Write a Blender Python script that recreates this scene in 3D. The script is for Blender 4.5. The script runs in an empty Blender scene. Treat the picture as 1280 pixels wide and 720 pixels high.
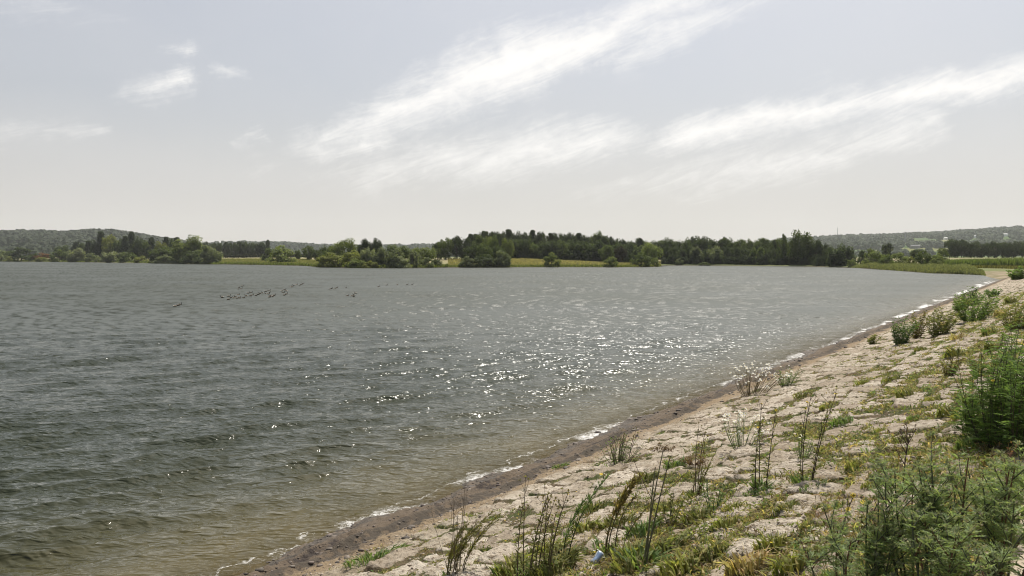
import bpy, math, random
import numpy as np
from mathutils import Vector, Matrix

R = math.radians
rng = np.random.default_rng(11)
random.seed(11)
C = bpy.context.scene.collection
scene = bpy.context.scene

# ------------------------------------------------------------------ camera
CAMZ, F, HOR = 4.0, 1005.0, 321.0          # eye height over the water, focal length in photo pixels, horizon row
PITCH = math.atan((360 - HOR) / F)
cam_d = bpy.data.cameras.new('camera')
cam = bpy.data.objects.new('camera', cam_d); C.objects.link(cam)
cam_d.sensor_width = 36.0; cam_d.lens = 36.0 * F / 1280.0
cam_d.clip_start = 0.05; cam_d.clip_end = 30000
cam.location = (0, 0, CAMZ); cam.rotation_euler = (math.pi / 2 - PITCH, 0, 0)
scene.camera = cam

def ray(px, py):
    xc, yc = (px - 640) / F, (360 - py) / F
    return np.array([xc, math.cos(PITCH) + yc * math.sin(PITCH), -math.sin(PITCH) + yc * math.cos(PITCH)])

def on_water(px, py):
    d = ray(px, py); k = -CAMZ / d[2]
    return np.array([d[0] * k, d[1] * k, 0.0])

# ------------------------------------------------------------------ the dam: shoreline direction, inland normal, slope
U = np.array([0.562, 0.827]); U /= np.linalg.norm(U)
N = np.array([U[1], -U[0]])
OFF, SL, CREST = 8.46, 0.284, 8.24
TOPZ = SL * CREST

def bank_xy(t, D):
    return U[0] * t + N[0] * (D - OFF), U[1] * t + N[1] * (D - OFF)

def on_bank(px, py):
    d = ray(px, py)                       # z = SL*(p.N + OFF)
    k = (SL * OFF - CAMZ) / (d[2] - SL * (d[0] * N[0] + d[1] * N[1]))
    return np.array([0, 0, CAMZ]) + d * k

def plane_z(x, y):
    return min(TOPZ, SL * (x * N[0] + y * N[1] + OFF))

def dpx(Y):                                # metres per photo pixel at depth Y
    return Y / F

# ------------------------------------------------------------------ numpy noise
_perm = np.random.default_rng(5).permutation(4096)
_g = np.random.default_rng(6).uniform(0, 2 * np.pi, 4096)
_gx, _gy = np.cos(_g), np.sin(_g)
_rv = np.random.default_rng(7).uniform(0, 1, 4096)

def _h(ix, iy):
    return _perm[(_perm[ix & 4095] + iy) & 4095]

def perlin(x, y):
    x = np.asarray(x, float); y = np.asarray(y, float)
    ix, iy = np.floor(x).astype(np.int64), np.floor(y).astype(np.int64)
    fx, fy = x - ix, y - iy
    u, v = fx * fx * fx * (fx * (fx * 6 - 15) + 10), fy * fy * fy * (fy * (fy * 6 - 15) + 10)
    def g(a, b):
        h = _h(ix + a, iy + b)
        return _gx[h] * (fx - a) + _gy[h] * (fy - b)
    return ((g(0, 0) * (1 - u) + g(1, 0) * u) * (1 - v) + (g(0, 1) * (1 - u) + g(1, 1) * u) * v) * 1.5

def fbm(x, y, o=4, gain=0.5):
    s, a, f = 0.0, 1.0, 1.0
    for k in range(o):
        s = s + a * perlin(np.asarray(x) * f + 17.3 * k, np.asarray(y) * f - 9.1 * k)
        a *= gain; f *= 2.03
    return s

def rnd2(i, j):
    return _rv[_h(i.astype(np.int64) & 4095, j.astype(np.int64) & 4095)]

def sstep(a, b, x):
    k = np.clip((x - a) / (b - a), 0, 1)
    return k * k * (3 - 2 * k)

# ------------------------------------------------------------------ object helpers
def mesh_np(name, verts, faces, mat, parent=None, smooth=False, attrs=None):
    """verts (n,3), faces (m,k) arrays of equal-sided faces, or a list of such arrays"""
    me = bpy.data.meshes.new(name)
    verts = np.asarray(verts, np.float32)
    fl = faces if isinstance(faces, list) else [faces]
    fl = [np.asarray(f, np.int32) for f in fl if len(f)]
    me.vertices.add(len(verts)); me.vertices.foreach_set('co', verts.ravel())
    loops = np.concatenate([f.ravel() for f in fl]) if fl else np.zeros(0, np.int32)
    tot = np.concatenate([np.full(len(f), f.shape[1], np.int32) for f in fl]) if fl else np.zeros(0, np.int32)
    me.loops.add(len(loops)); me.loops.foreach_set('vertex_index', loops)
    me.polygons.add(len(tot))
    st = np.concatenate([[0], np.cumsum(tot)[:-1]]).astype(np.int32)
    me.polygons.foreach_set('loop_start', st)
    me.polygons.foreach_set('use_smooth', np.full(len(tot), smooth))
    me.update(calc_edges=True)
    for k, a in (attrs or {}).items():
        a = np.asarray(a, np.float32)
        if a.ndim == 1:
            at = me.attributes.new(k, 'FLOAT', 'POINT'); at.data.foreach_set('value', a)
        else:
            if a.shape[1] == 3: a = np.concatenate([a, np.ones((len(a), 1), np.float32)], 1)
            at = me.attributes.new(k, 'FLOAT_COLOR', 'POINT'); at.data.foreach_set('color', a.ravel())
    if mat is not None: me.materials.append(mat)
    o = bpy.data.objects.new(name, me); C.objects.link(o)
    if parent is not None: o.parent = parent
    return o

def tag(o, label=None, cat=None, group=None, kind=None):
    if label: o['label'] = label
    if cat: o['category'] = cat
    if group: o['group'] = group
    if kind: o['kind'] = kind
    return o

def empty(name, loc, rz=0):
    o = bpy.data.objects.new(name, None); C.objects.link(o)
    o.location = loc; o.rotation_euler = (0, 0, rz); o.empty_display_size = 0.1
    return o

def grid_faces(nr, nc):
    i = np.arange(nr - 1)[:, None] * nc + np.arange(nc - 1)[None, :]
    return np.stack([i, i + 1, i + nc + 1, i + nc], -1).reshape(-1, 4)

# ------------------------------------------------------------------ node helpers
class NT:
    def __init__(s, tree): s.t = tree; s.t.nodes.clear()
    def n(s, typ, **kw):
        nd = s.t.nodes.new(typ)
        for k, v in kw.items(): setattr(nd, k, v)
        return nd
    def put(s, sock, v):
        if hasattr(v, 'bl_idname') and not hasattr(v, 'is_linked'): v = v.outputs[0]
        if hasattr(v, 'is_linked'): s.t.links.new(v, sock)
        elif isinstance(v, (tuple, list)) and sock.type == 'RGBA' and len(v) == 3: sock.default_value = (*v, 1)
        else: sock.default_value = v
    def m(s, op, a, b=None, c=None, clamp=False):
        nd = s.n('ShaderNodeMath', operation=op); nd.use_clamp = clamp
        for i, v in enumerate((a, b, c)):
            if v is not None: s.put(nd.inputs[i], v)
        return nd.outputs[0]
    def mix(s, f, a, b, blend='MIX'):
        nd = s.n('ShaderNodeMix', data_type='RGBA', blend_type=blend)
        s.put(nd.inputs[0], f); s.put(nd.inputs[6], a); s.put(nd.inputs[7], b)
        return nd.outputs[2]
    def noise(s, vec, scale, detail=4, rough=0.55, dist=0.0, dim='3D'):
        nd = s.n('ShaderNodeTexNoise', noise_dimensions=dim)
        if vec is not None: s.put(nd.inputs['Vector'], vec)
        nd.inputs['Scale'].default_value = scale; nd.inputs['Detail'].default_value = detail
        nd.inputs['Roughness'].default_value = rough; nd.inputs['Distortion'].default_value = dist
        return nd.outputs[0]
    def ramp(s, f, a, b):                       # smoothstep a..b -> 0..1
        nd = s.n('ShaderNodeMapRange', interpolation_type='SMOOTHSTEP')
        s.put(nd.inputs[0], f)
        nd.inputs[1].default_value = a; nd.inputs[2].default_value = b
        return nd.outputs[0]
    def attr(s, name):
        return s.n('ShaderNodeAttribute', attribute_name=name)

def new_mat(name):
    m = bpy.data.materials.new(name); m.use_nodes = True
    return m, NT(m.node_tree)

def finish(nt, shader):
    out = nt.n('ShaderNodeOutputMaterial'); nt.put(out.inputs[0], shader)

def principled(nt, col, rough=0.8, spec=0.3, normal=None, **kw):
    b = nt.n('ShaderNodeBsdfPrincipled')
    nt.put(b.inputs['Base Color'], col); nt.put(b.inputs['Roughness'], rough)
    b.inputs['Specular IOR Level'].default_value = spec
    if normal is not None: nt.put(b.inputs['Normal'], normal)
    for k, v in kw.items(): nt.put(b.inputs[k], v)
    return b.outputs[0]

def bump(nt, h, dist, strength=1.0, normal=None):
    b = nt.n('ShaderNodeBump'); nt.put(b.inputs['Height'], h)
    b.inputs['Distance'].default_value = dist; b.inputs['Strength'].default_value = strength
    if normal is not None: nt.put(b.inputs['Normal'], normal)
    return b.outputs[0]

# ------------------------------------------------------------------ materials
def mat_leaf_vertex():
    m, nt = new_mat('plant_leaf')
    col = nt.attr('Col').outputs['Color']
    p = principled(nt, col, 0.65, 0.15)
    tr = nt.n('ShaderNodeBsdfTranslucent'); nt.put(tr.inputs[0], nt.mix(1.0, col, (1.5, 1.6, 0.75), 'MULTIPLY'))
    mx = nt.n('ShaderNodeMixShader'); mx.inputs[0].default_value = 0.45
    nt.put(mx.inputs[1], p); nt.put(mx.inputs[2], tr)
    finish(nt, mx.outputs[0]); return m

def mat_plain_vertex(name='painted_part', rough=0.7, spec=0.3):
    m, nt = new_mat(name)
    finish(nt, principled(nt, nt.attr('Col').outputs['Color'], rough, spec)); return m

def mat_crown():
    m, nt = new_mat('tree_foliage')
    oi = nt.n('ShaderNodeObjectInfo')
    a = nt.attr('rnd').outputs['Fac']
    col = nt.mix(1.0, oi.outputs['Color'], nt.mix(a, (0.55, 0.6, 0.6), (1.55, 1.5, 1.3)), 'MULTIPLY')
    p = principled(nt, col, 0.7, 0.12)
    tr = nt.n('ShaderNodeBsdfTranslucent'); nt.put(tr.inputs[0], nt.mix(1.0, col, (1.4, 1.5, 0.7), 'MULTIPLY'))
    mx = nt.n('ShaderNodeMixShader'); mx.inputs[0].default_value = 0.38
    nt.put(mx.inputs[1], p); nt.put(mx.inputs[2], tr)
    finish(nt, mx.outputs[0]); return m

def mat_bark():
    m, nt = new_mat('bark')
    g = nt.n('ShaderNodeTexCoord').outputs['Object']
    n = nt.noise(g, 30, 4)
    finish(nt, principled(nt, nt.mix(n, (0.05, 0.04, 0.03), (0.14, 0.115, 0.09)), 0.9, 0.1)); return m

def mat_water():
    m, nt = new_mat('lake_water')
    g = nt.n('ShaderNodeNewGeometry'); P = g.outputs['Position']
    dot = nt.n('ShaderNodeVectorMath', operation='DOT_PRODUCT'); nt.put(dot.inputs[0], P); dot.inputs[1].default_value = (N[0], N[1], 0)
    D = nt.m('ADD', dot.outputs['Value'], OFF)                 # signed metres inland of the waterline (negative in the lake)
    sh = nt.attr('shore').outputs['Fac']                       # metres of water to the nearest shore
    wob = nt.m('MULTIPLY', nt.m('SUBTRACT', nt.noise(P, 0.55, 3), 0.5), 2.2)
    Dw = nt.m('ADD', D, wob)
    shallow = nt.m('POWER', 2.718, nt.m('MULTIPLY', nt.m('MINIMUM', Dw, 0.0), 0.55))
    body = nt.mix(shallow, (0.028, 0.034, 0.019), (0.135, 0.105, 0.038))
    # ripples
    mp = nt.n('ShaderNodeMapping'); nt.put(mp.inputs[0], P)
    mp.inputs['Rotation'].default_value = (0, 0, R(-22)); mp.inputs['Scale'].default_value = (0.6, 1.25, 1.0)
    n1 = nt.noise(mp.outputs[0], 3.2, 2, 0.6, 0.5)
    n2 = nt.noise(mp.outputs[0], 9.0, 1, 0.5, 0.4)
    sl = nt.n('ShaderNodeAttribute', attribute_name='slope').outputs['Vector']
    va = nt.n('ShaderNodeVectorMath', operation='SUBTRACT'); nt.put(va.inputs[0], g.outputs['Normal']); nt.put(va.inputs[1], sl)
    vn = nt.n('ShaderNodeVectorMath', operation='NORMALIZE'); nt.put(vn.inputs[0], va.outputs[0])
    nrm = bump(nt, nt.m('ADD', nt.m('MULTIPLY', n1, 1.0), nt.m('MULTIPLY', n2, 0.30)), 0.10, 1.0, vn.outputs[0])
    rough = nt.attr('rough').outputs['Fac']
    surf = principled(nt, body, rough, 0.5, nrm, IOR=1.333)
    # the bed showing through the last centimetres of water
    tr = nt.n('ShaderNodeBsdfTransparent'); tr.inputs[0].default_value = (0.93, 0.88, 0.76, 1)
    k = nt.m('MULTIPLY', nt.m('POWER', 2.718, nt.m('MULTIPLY', nt.m('MINIMUM', D, 0.0), 1.5)), 0.62)
    mx = nt.n('ShaderNodeMixShader'); nt.put(mx.inputs[0], k); nt.put(mx.inputs[1], surf); nt.put(mx.inputs[2], tr.outputs[0])
    # foam; the far wash also paints in glints along the shore
    fn = nt.m('ADD', nt.m('MULTIPLY', nt.noise(P, 16.0, 7, 0.75, 1.4), 0.6), nt.m('MULTIPLY', nt.noise(P, 3.0, 5, 0.65, 0.8), 0.4)); fb = nt.noise(P, 0.32, 3, 0.6)
    lace = nt.m('ABSOLUTE', nt.m('ADD', D, nt.m('ADD', 0.32, nt.m('MULTIPLY', nt.m('SUBTRACT', nt.noise(P, 1.1, 4, 0.6), 0.5), 1.5))))
    band = nt.m('MULTIPLY', nt.ramp(D, -0.75, -0.10), nt.ramp(fb, 0.40, 0.62))
    band = nt.m('MAXIMUM', band, nt.m('MULTIPLY', nt.ramp(lace, 0.10, 0.0), 0.8))
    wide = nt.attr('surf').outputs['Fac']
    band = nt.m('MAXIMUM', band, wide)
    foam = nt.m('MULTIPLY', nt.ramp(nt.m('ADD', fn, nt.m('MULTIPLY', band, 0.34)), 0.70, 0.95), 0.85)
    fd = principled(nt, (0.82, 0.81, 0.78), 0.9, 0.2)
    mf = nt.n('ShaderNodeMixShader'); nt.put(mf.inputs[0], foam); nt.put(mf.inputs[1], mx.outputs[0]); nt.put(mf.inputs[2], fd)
    finish(nt, mf.outputs[0]); return m

def mat_ground():
    m, nt = new_mat('open_ground')
    P = nt.n('ShaderNodeNewGeometry').outputs['Position']
    sd = nt.attr('sd').outputs['Fac']; beach = nt.attr('beach').outputs['Fac']
    n1 = nt.noise(P, 0.03, 5, 0.6); n2 = nt.noise(P, 0.35, 5, 0.65); n3 = nt.noise(P, 4.0, 4, 0.6)
    dry = nt.mix(n2, (0.27, 0.225, 0.125), (0.19, 0.185, 0.095))
    green = nt.mix(n2, (0.085, 0.115, 0.04), (0.16, 0.17, 0.065))
    col = nt.mix(nt.ramp(nt.m('ADD', sd, nt.m('MULTIPLY', nt.m('SUBTRACT', n1, 0.5), 40)), 8, 42), green, dry)
    col = nt.mix(nt.ramp(sd, 90, 170), col, green)
    mud = nt.mix(n3, (0.05, 0.04, 0.028), (0.10, 0.08, 0.055))
    col = nt.mix(nt.ramp(sd, 1.6, 0.4), col, mud)
    sand = nt.mix(n3, (0.22, 0.17, 0.115), (0.33, 0.265, 0.19))
    sand = nt.mix(nt.ramp(n2, 0.42, 0.58), sand, (0.15, 0.135, 0.065))
    col = nt.mix(beach, col, sand)
    finish(nt, principled(nt, col, 0.95, 0.1, bump(nt, n3, 0.05, 0.6))); return m

def mat_hills():
    m, nt = new_mat('hill_fields')
    P = nt.n('ShaderNodeNewGeometry').outputs['Position']
    v = nt.n('ShaderNodeTexVoronoi'); nt.put(v.inputs['Vector'], P); v.inputs['Scale'].default_value = 0.0062
    sep = nt.n('ShaderNodeSeparateColor'); nt.put(sep.inputs[0], v.outputs['Color'])
    a = nt.mix(nt.ramp(sep.outputs[0], 0.45, 0.55), (0.075, 0.115, 0.035), (0.17, 0.17, 0.06))
    a = nt.mix(nt.ramp(sep.outputs[1], 0.80, 0.84), a, (0.34, 0.29, 0.16))
    n = nt.noise(P, 0.05, 4)
    finish(nt, principled(nt, nt.mix(n, a, nt.mix(1.0, a, (0.6, 0.7, 0.6), 'MULTIPLY')), 0.95, 0.05)); return m

def mat_stone():
    m, nt = new_mat('pitched_limestone')
    P = nt.n('ShaderNodeNewGeometry').outputs['Position']
    rn = nt.attr('rnd').outputs['Fac']; jn = nt.attr('joint').outputs['Fac']; D = nt.attr('dist').outputs['Fac']
    n1 = nt.noise(P, 2.2, 5, 0.65); n2 = nt.noise(P, 14, 6, 0.7); n3 = nt.noise(P, 60, 3, 0.6)
    nb = nt.noise(P, 0.7, 4, 0.6)
    stone = nt.mix(rn, (0.34, 0.28, 0.21), (0.55, 0.485, 0.39))
    stone = nt.mix(nt.ramp(n2, 0.50, 0.62), stone, (0.19, 0.15, 0.105))       # weathered hollows
    stone = nt.mix(nt.ramp(n2, 0.40, 0.28), stone, (0.62, 0.57, 0.49))        # scoured crumbs
    stone = nt.mix(nt.m('MULTIPLY', nt.ramp(n1, 0.42, 0.68), 0.7), stone, (0.25, 0.20, 0.135))
    stone = nt.mix(nt.m('MULTIPLY', nt.ramp(nb, 0.48, 0.66), 0.45), stone, (0.27, 0.225, 0.15))
    stone = nt.mix(nt.m('MULTIPLY', nt.ramp(n3, 0.58, 0.7), 0.55), stone, (0.13, 0.11, 0.085))
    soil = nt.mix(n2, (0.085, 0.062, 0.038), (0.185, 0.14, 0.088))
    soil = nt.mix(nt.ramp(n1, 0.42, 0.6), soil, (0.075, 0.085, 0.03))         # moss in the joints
    col = nt.mix(nt.ramp(nt.m('ADD', jn, nt.m('MULTIPLY', nt.m('SUBTRACT', n2, 0.5), 0.6)), 0.26, 0.50), stone, soil)  # soil in the joints, its dark contrast also painting in their shade
    # sandy, muddy and wet strips next to the water
    Dw = nt.m('ADD', D, nt.m('MULTIPLY', nt.m('SUBTRACT', nb, 0.5), 1.0))
    Dw = nt.m('ADD', Dw, nt.m('MULTIPLY', nt.m('SUBTRACT', n2, 0.5), 0.45))
    Dw = nt.m('ADD', Dw, nt.m('MULTIPLY', nt.m('SUBTRACT', nt.noise(P, 2.4, 3, 0.6), 0.5), 0.7))
    sand = nt.mix(n2, (0.20, 0.145, 0.085), (0.33, 0.255, 0.165))
    sand = nt.mix(nt.ramp(n3, 0.55, 0.68), sand, (0.10, 0.08, 0.055))
    mud = nt.mix(n2, (0.090, 0.068, 0.046), (0.185, 0.145, 0.105))
    mud = nt.mix(nt.ramp(n1, 0.52, 0.62), mud, (0.062, 0.050, 0.042))
    dark = nt.mix(n2, (0.046, 0.039, 0.031), (0.135, 0.112, 0.086))
    dark = nt.mix(nt.ramp(nt.noise(P, 5.0, 4, 0.6), 0.50, 0.62), dark, (0.15, 0.115, 0.08))
    col = nt.mix(nt.ramp(Dw, 2.15, 1.75), col, sand)
    col = nt.mix(nt.ramp(Dw, 1.55, 1.38), col, dark)
    col = nt.mix(nt.ramp(Dw, 1.18, 0.95), col, mud)
    col = nt.mix(nt.ramp(Dw, 0.45, 0.25), col, dark)
    rough = nt.m('SUBTRACT', 0.95, nt.m('MULTIPLY', nt.ramp(Dw, 1.0, 0.1), 0.45))
    h = nt.m('ADD', nt.m('MULTIPLY', n2, 1.0), nt.m('MULTIPLY', n3, 0.4))
    finish(nt, principled(nt, col, rough, 0.14, bump(nt, h, 0.05, 1.0))); return m

def mat_concrete():
    m, nt = new_mat('crest_concrete')
    P = nt.n('ShaderNodeNewGeometry').outputs['Position']
    n1 = nt.noise(P, 3, 5); n2 = nt.noise(P, 40, 4)
    finish(nt, principled(nt, nt.mix(n1, nt.mix(n2, (0.33, 0.27, 0.2), (0.44, 0.37, 0.28)), (0.37, 0.31, 0.23)), 0.9, 0.2, bump(nt, n2, 0.01, 0.6))); return m

M_LEAF, M_PART, M_CROWN, M_BARK = mat_leaf_vertex(), mat_plain_vertex(), mat_crown(), mat_bark()
M_WATER, M_GROUND, M_HILLS, M_STONE, M_CONC = mat_water(), mat_ground(), mat_hills(), mat_stone(), mat_concrete()

# ------------------------------------------------------------------ the lake outline
def shore_pts():
    p = [bank_xy(-90, 0), bank_xy(0, 0), bank_xy(60, 0), bank_xy(140, 0)]
    px = [(1237, 346.8), (1229, 343.9), (1205, 342.9), (1160, 341.4), (1125, 338.6), (1100, 337.0), (1065, 334.6), (1010, 333.2), (960, 332.7), (890, 332.1), (832, 331.9),
          (822, 333.6), (770, 334.3), (700, 334.1), (640, 334.3), (580, 334.6), (550, 334.6), (500, 335.2), (460, 335.1), (400, 334.0), (380, 332.4), (320, 331.2), (270, 330.5),
          (200, 329.4), (100, 327.8), (0, 327.0), (-120, 326.8), (-300, 327.2), (-700, 329)]
    p += [tuple(on_water(*q)[:2]) for q in px]
    p += [(-420, 90), (-380, -120)]
    return np.array(p)
SHORE = shore_pts()

def shore_sd(x, y):
    """signed distance to the lake outline: > 0 on land"""
    x = np.asarray(x, float); y = np.asarray(y, float)
    best = np.full(x.shape, 1e18); inside = np.zeros(x.shape, bool)
    n = len(SHORE)
    for i in range(n):
        ax, ay = SHORE[i]; bx, by = SHORE[(i + 1) % n]
        dx, dy = bx - ax, by - ay
        k = np.clip(((x - ax) * dx + (y - ay) * dy) / (dx * dx + dy * dy), 0, 1)
        best = np.minimum(best, (x - ax - k * dx) ** 2 + (y - ay - k * dy) ** 2)
        c = ((ay > y) != (by > y))
        with np.errstate(divide='ignore', invalid='ignore'):
            inside ^= c & (x < (bx - ax) * (y - ay) / (by - ay + 1e-12) + ax)
    d = np.sqrt(best)
    return np.where(inside, -d, d)

def ground_h(x, y, sd=None):
    x = np.asarray(x, float); y = np.asarray(y, float)
    if sd is None: sd = shore_sd(x, y)
    wob = fbm(x * 0.05, y * 0.05, 3)
    land = 0.55 * (1 - np.exp(-np.maximum(sd, 0) / 2.0)) + 2.7 * sstep(0, 85, sd) + 0.6 * sstep(60, 400, sd) + 0.25 * wob * sstep(5, 60, sd)
    lake = np.maximum(-3.0, 0.2 * sd)
    far = np.where(sd > 0, land, lake)
    t = x * U[0] + y * U[1]; D = x * N[0] + y * N[1] + OFF
    bank = np.where(D < CREST, SL * D, np.where(D < 13, TOPZ, TOPZ - 0.35 * (D - 13)))
    bank = np.maximum(bank, -3.0) - 0.16
    bank = np.where(D > 13, np.maximum(bank, -4.0), bank)
    w = (1 - sstep(150, 185, t)) * (1 - sstep(40, 120, D)) * sstep(-200, -60, D + 0 * t)
    w = np.where(D < -8, w * (1 - sstep(8, 30, -D)), w)
    return bank * w + far * (1 - w)

def gz(x, y):
    return float(ground_h(np.array([x]), np.array([y]))[0])

# ------------------------------------------------------------------ ground sheet (to the horizon)
def build_ground():
    a = np.concatenate([np.linspace(-180, -44, 60, endpoint=False), np.linspace(-44, 44, 420), np.linspace(44, 180, 61)[1:]])
    r = np.concatenate([np.geomspace(0.8, 60, 70, endpoint=False), np.geomspace(60, 150, 40, endpoint=False), np.geomspace(150, 900, 330, endpoint=False), np.geomspace(900, 16000, 60)])
    A, Rr = np.meshgrid(np.radians(a), r)
    x, y = np.sin(A) * Rr, np.cos(A) * Rr
    sd = shore_sd(x, y); z = ground_h(x, y, sd)
    t = x * U[0] + y * U[1]; D = x * N[0] + y * N[1] + OFF
    beach = sstep(118, 150, t) * (1 - sstep(212, 228, t + 5 * fbm(x * .1, y * .1, 3))) * (1 - sstep(12, 18, D + 5 * fbm(x * .08, y * .08, 3))) * sstep(-60, -40, D)
    f = grid_faces(len(r), len(a))
    tag(mesh_np('ground', np.stack([x, y, z], -1).reshape(-1, 3), f[:, ::-1], M_GROUND, smooth=True, attrs={'sd': sd.ravel(), 'beach': beach.ravel()}), kind='structure')
build_ground()

# ------------------------------------------------------------------ hills
RIDGE_L = [(-700, 300.5), (-300, 297.5), (-100, 295.5), (0, 295.5), (30, 294.5), (60, 295.5), (85, 295.5), (110, 293.5), (135, 293.5), (165, 297.5), (200, 303.5), (240, 308.5), (290, 313.5), (330, 315.5)]
RIDGE_M = [(200, 316.5), (260, 310.5), (310, 308.5), (360, 309.0), (400, 312.5), (450, 313.5), (500, 312.5), (550, 311.5), (600, 313.5), (680, 318.5)]
RIDGE_R = [(860, 316.5), (940, 304.5), (1010, 301.5), (1050, 299.0), (1100, 297.5), (1150, 295.5), (1200, 293.0), (1230, 291.5), (1260, 289.5), (1290, 288.5), (1400, 284.5), (1600, 282.5), (1900, 286.5)]
def hill(ridge, Rr, R0, name, seed):
    px = np.array([p[0] for p in ridge]); hz = (HOR - np.array([p[1] for p in ridge])) / F * Rr + CAMZ
    na = 240; nr = 60
    pxs = np.linspace(px[0], px[-1], na); h = np.interp(pxs, px, hz)
    edge = sstep(0, 0.12, (pxs - px[0]) / (px[-1] - px[0])) * sstep(0, 0.12, (px[-1] - pxs) / (px[-1] - px[0]))
    h = 4 + (h - 4) * edge
    s = np.linspace(0, 1.5, nr)
    prof = np.where(s < 1, sstep(-0.25, 1.0, s) - sstep(-.25, 1, 0.0) * (1 - s), 1 - 0.5 * (s - 1))
    S, HH = np.meshgrid(s, h, indexing='ij'); PX = np.meshgrid(s, pxs, indexing='ij')[1]
    rad = R0 + (Rr - R0) * S
    x = (PX - 640) / F * rad; y = rad
    z = -6 + (HH + 6) * prof[:, None] + 5 * fbm(x * 0.004 + seed, y * 0.004, 3) * np.minimum(S, 0.6)
    o = mesh_np(name, np.stack([x, y, z], -1).reshape(-1, 3), grid_faces(nr, na), M_HILLS, smooth=True)
    tag(o, kind='structure')
    def zat(pxq, sq):
        ia = np.clip((pxq - px[0]) / (px[-1] - px[0]) * (na - 1), 0, na - 1.001); isx = np.clip(sq / 1.5 * (nr - 1), 0, nr - 1.001)
        a0, s0 = ia.astype(int), isx.astype(int); fa, fs = ia - a0, isx - s0
        zz = (z[s0, a0] * (1 - fa) + z[s0, a0 + 1] * fa) * (1 - fs) + (z[s0 + 1, a0] * (1 - fa) + z[s0 + 1, a0 + 1] * fa) * fs
        rr = R0 + (Rr - R0) * sq
        return (pxq - 640) / F * rr, rr, zz
    return zat
hill_l = hill(RIDGE_L, 2300, 1050, 'hills', 0.0)
hill_m = hill(RIDGE_M, 3000, 1900, 'hills', 3.0)
hill_r = hill(RIDGE_R, 3600, 1300, 'hills', 7.0)

def ico(sub):
    import bmesh
    bm = bmesh.new(); bmesh.ops.create_icosphere(bm, subdivisions=sub, radius=1.0)
    v = np.array([q.co[:] for q in bm.verts]); f = np.array([[q.index for q in p.verts] for p in bm.faces]); bm.free()
    return v, f
ICO_V, ICO_F = ico(2)

def canopy_mass(name, zat, lo, hi, n, keep, r0, r1, col, s0=0.05, s1=1.12):
    px = rng.uniform(lo, hi, n); s = rng.uniform(s0, s1, n) ** 0.8
    x, y, z = zat(px, s)
    k = fbm(x * 0.0045, y * 0.0032, 3) + 0.25 * perlin(x * 0.02, y * 0.02) > keep
    for cp, cs in ((1255, .50), (1218, .50), (1181, .46), (1143, .26), (1130.5, .42)):
        k &= ~((np.abs(px - cp) < (6 if cp > 1250 else 4)) & (s < cs + .01) & (s > cs - .16))
    x, y, z = x[k], y[k], z[k]; m = len(x)
    r = rng.uniform(r0, r1, m)
    jit = rng.uniform(0.6, 1.4, (m, len(ICO_V), 1))
    v = ICO_V[None] * jit * r[:, None, None] * np.array([1, 1, 1.05]) + np.stack([x, y, z + r * 0.75], -1)[:, None, :]
    f = ICO_F[None] + (np.arange(m) * len(ICO_V))[:, None, None]
    rn = 0.25 + 0.3 * np.repeat(rng.uniform(0, 1, m), len(ICO_V)) + 0.2 * rng.uniform(0, 1, m * len(ICO_V))
    o = mesh_np(name, v.reshape(-1, 3), f.reshape(-1, 3), M_CROWN, attrs={'rnd': rn})
    o.color = (*col, 1)
    tag(o, kind='stuff')
canopy_mass('hill_woodland', hill_l, -500, 330, 16000, -0.22, 4.5, 8.5, (0.046, 0.062, 0.034))
canopy_mass('hill_woodland', hill_m, 210, 670, 3500, -0.5, 7, 12, (0.045, 0.065, 0.036))
canopy_mass('hill_woodland', hill_r, 880, 1700, 13000, 0.02, 4.5, 9, (0.055, 0.078, 0.036))

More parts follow.
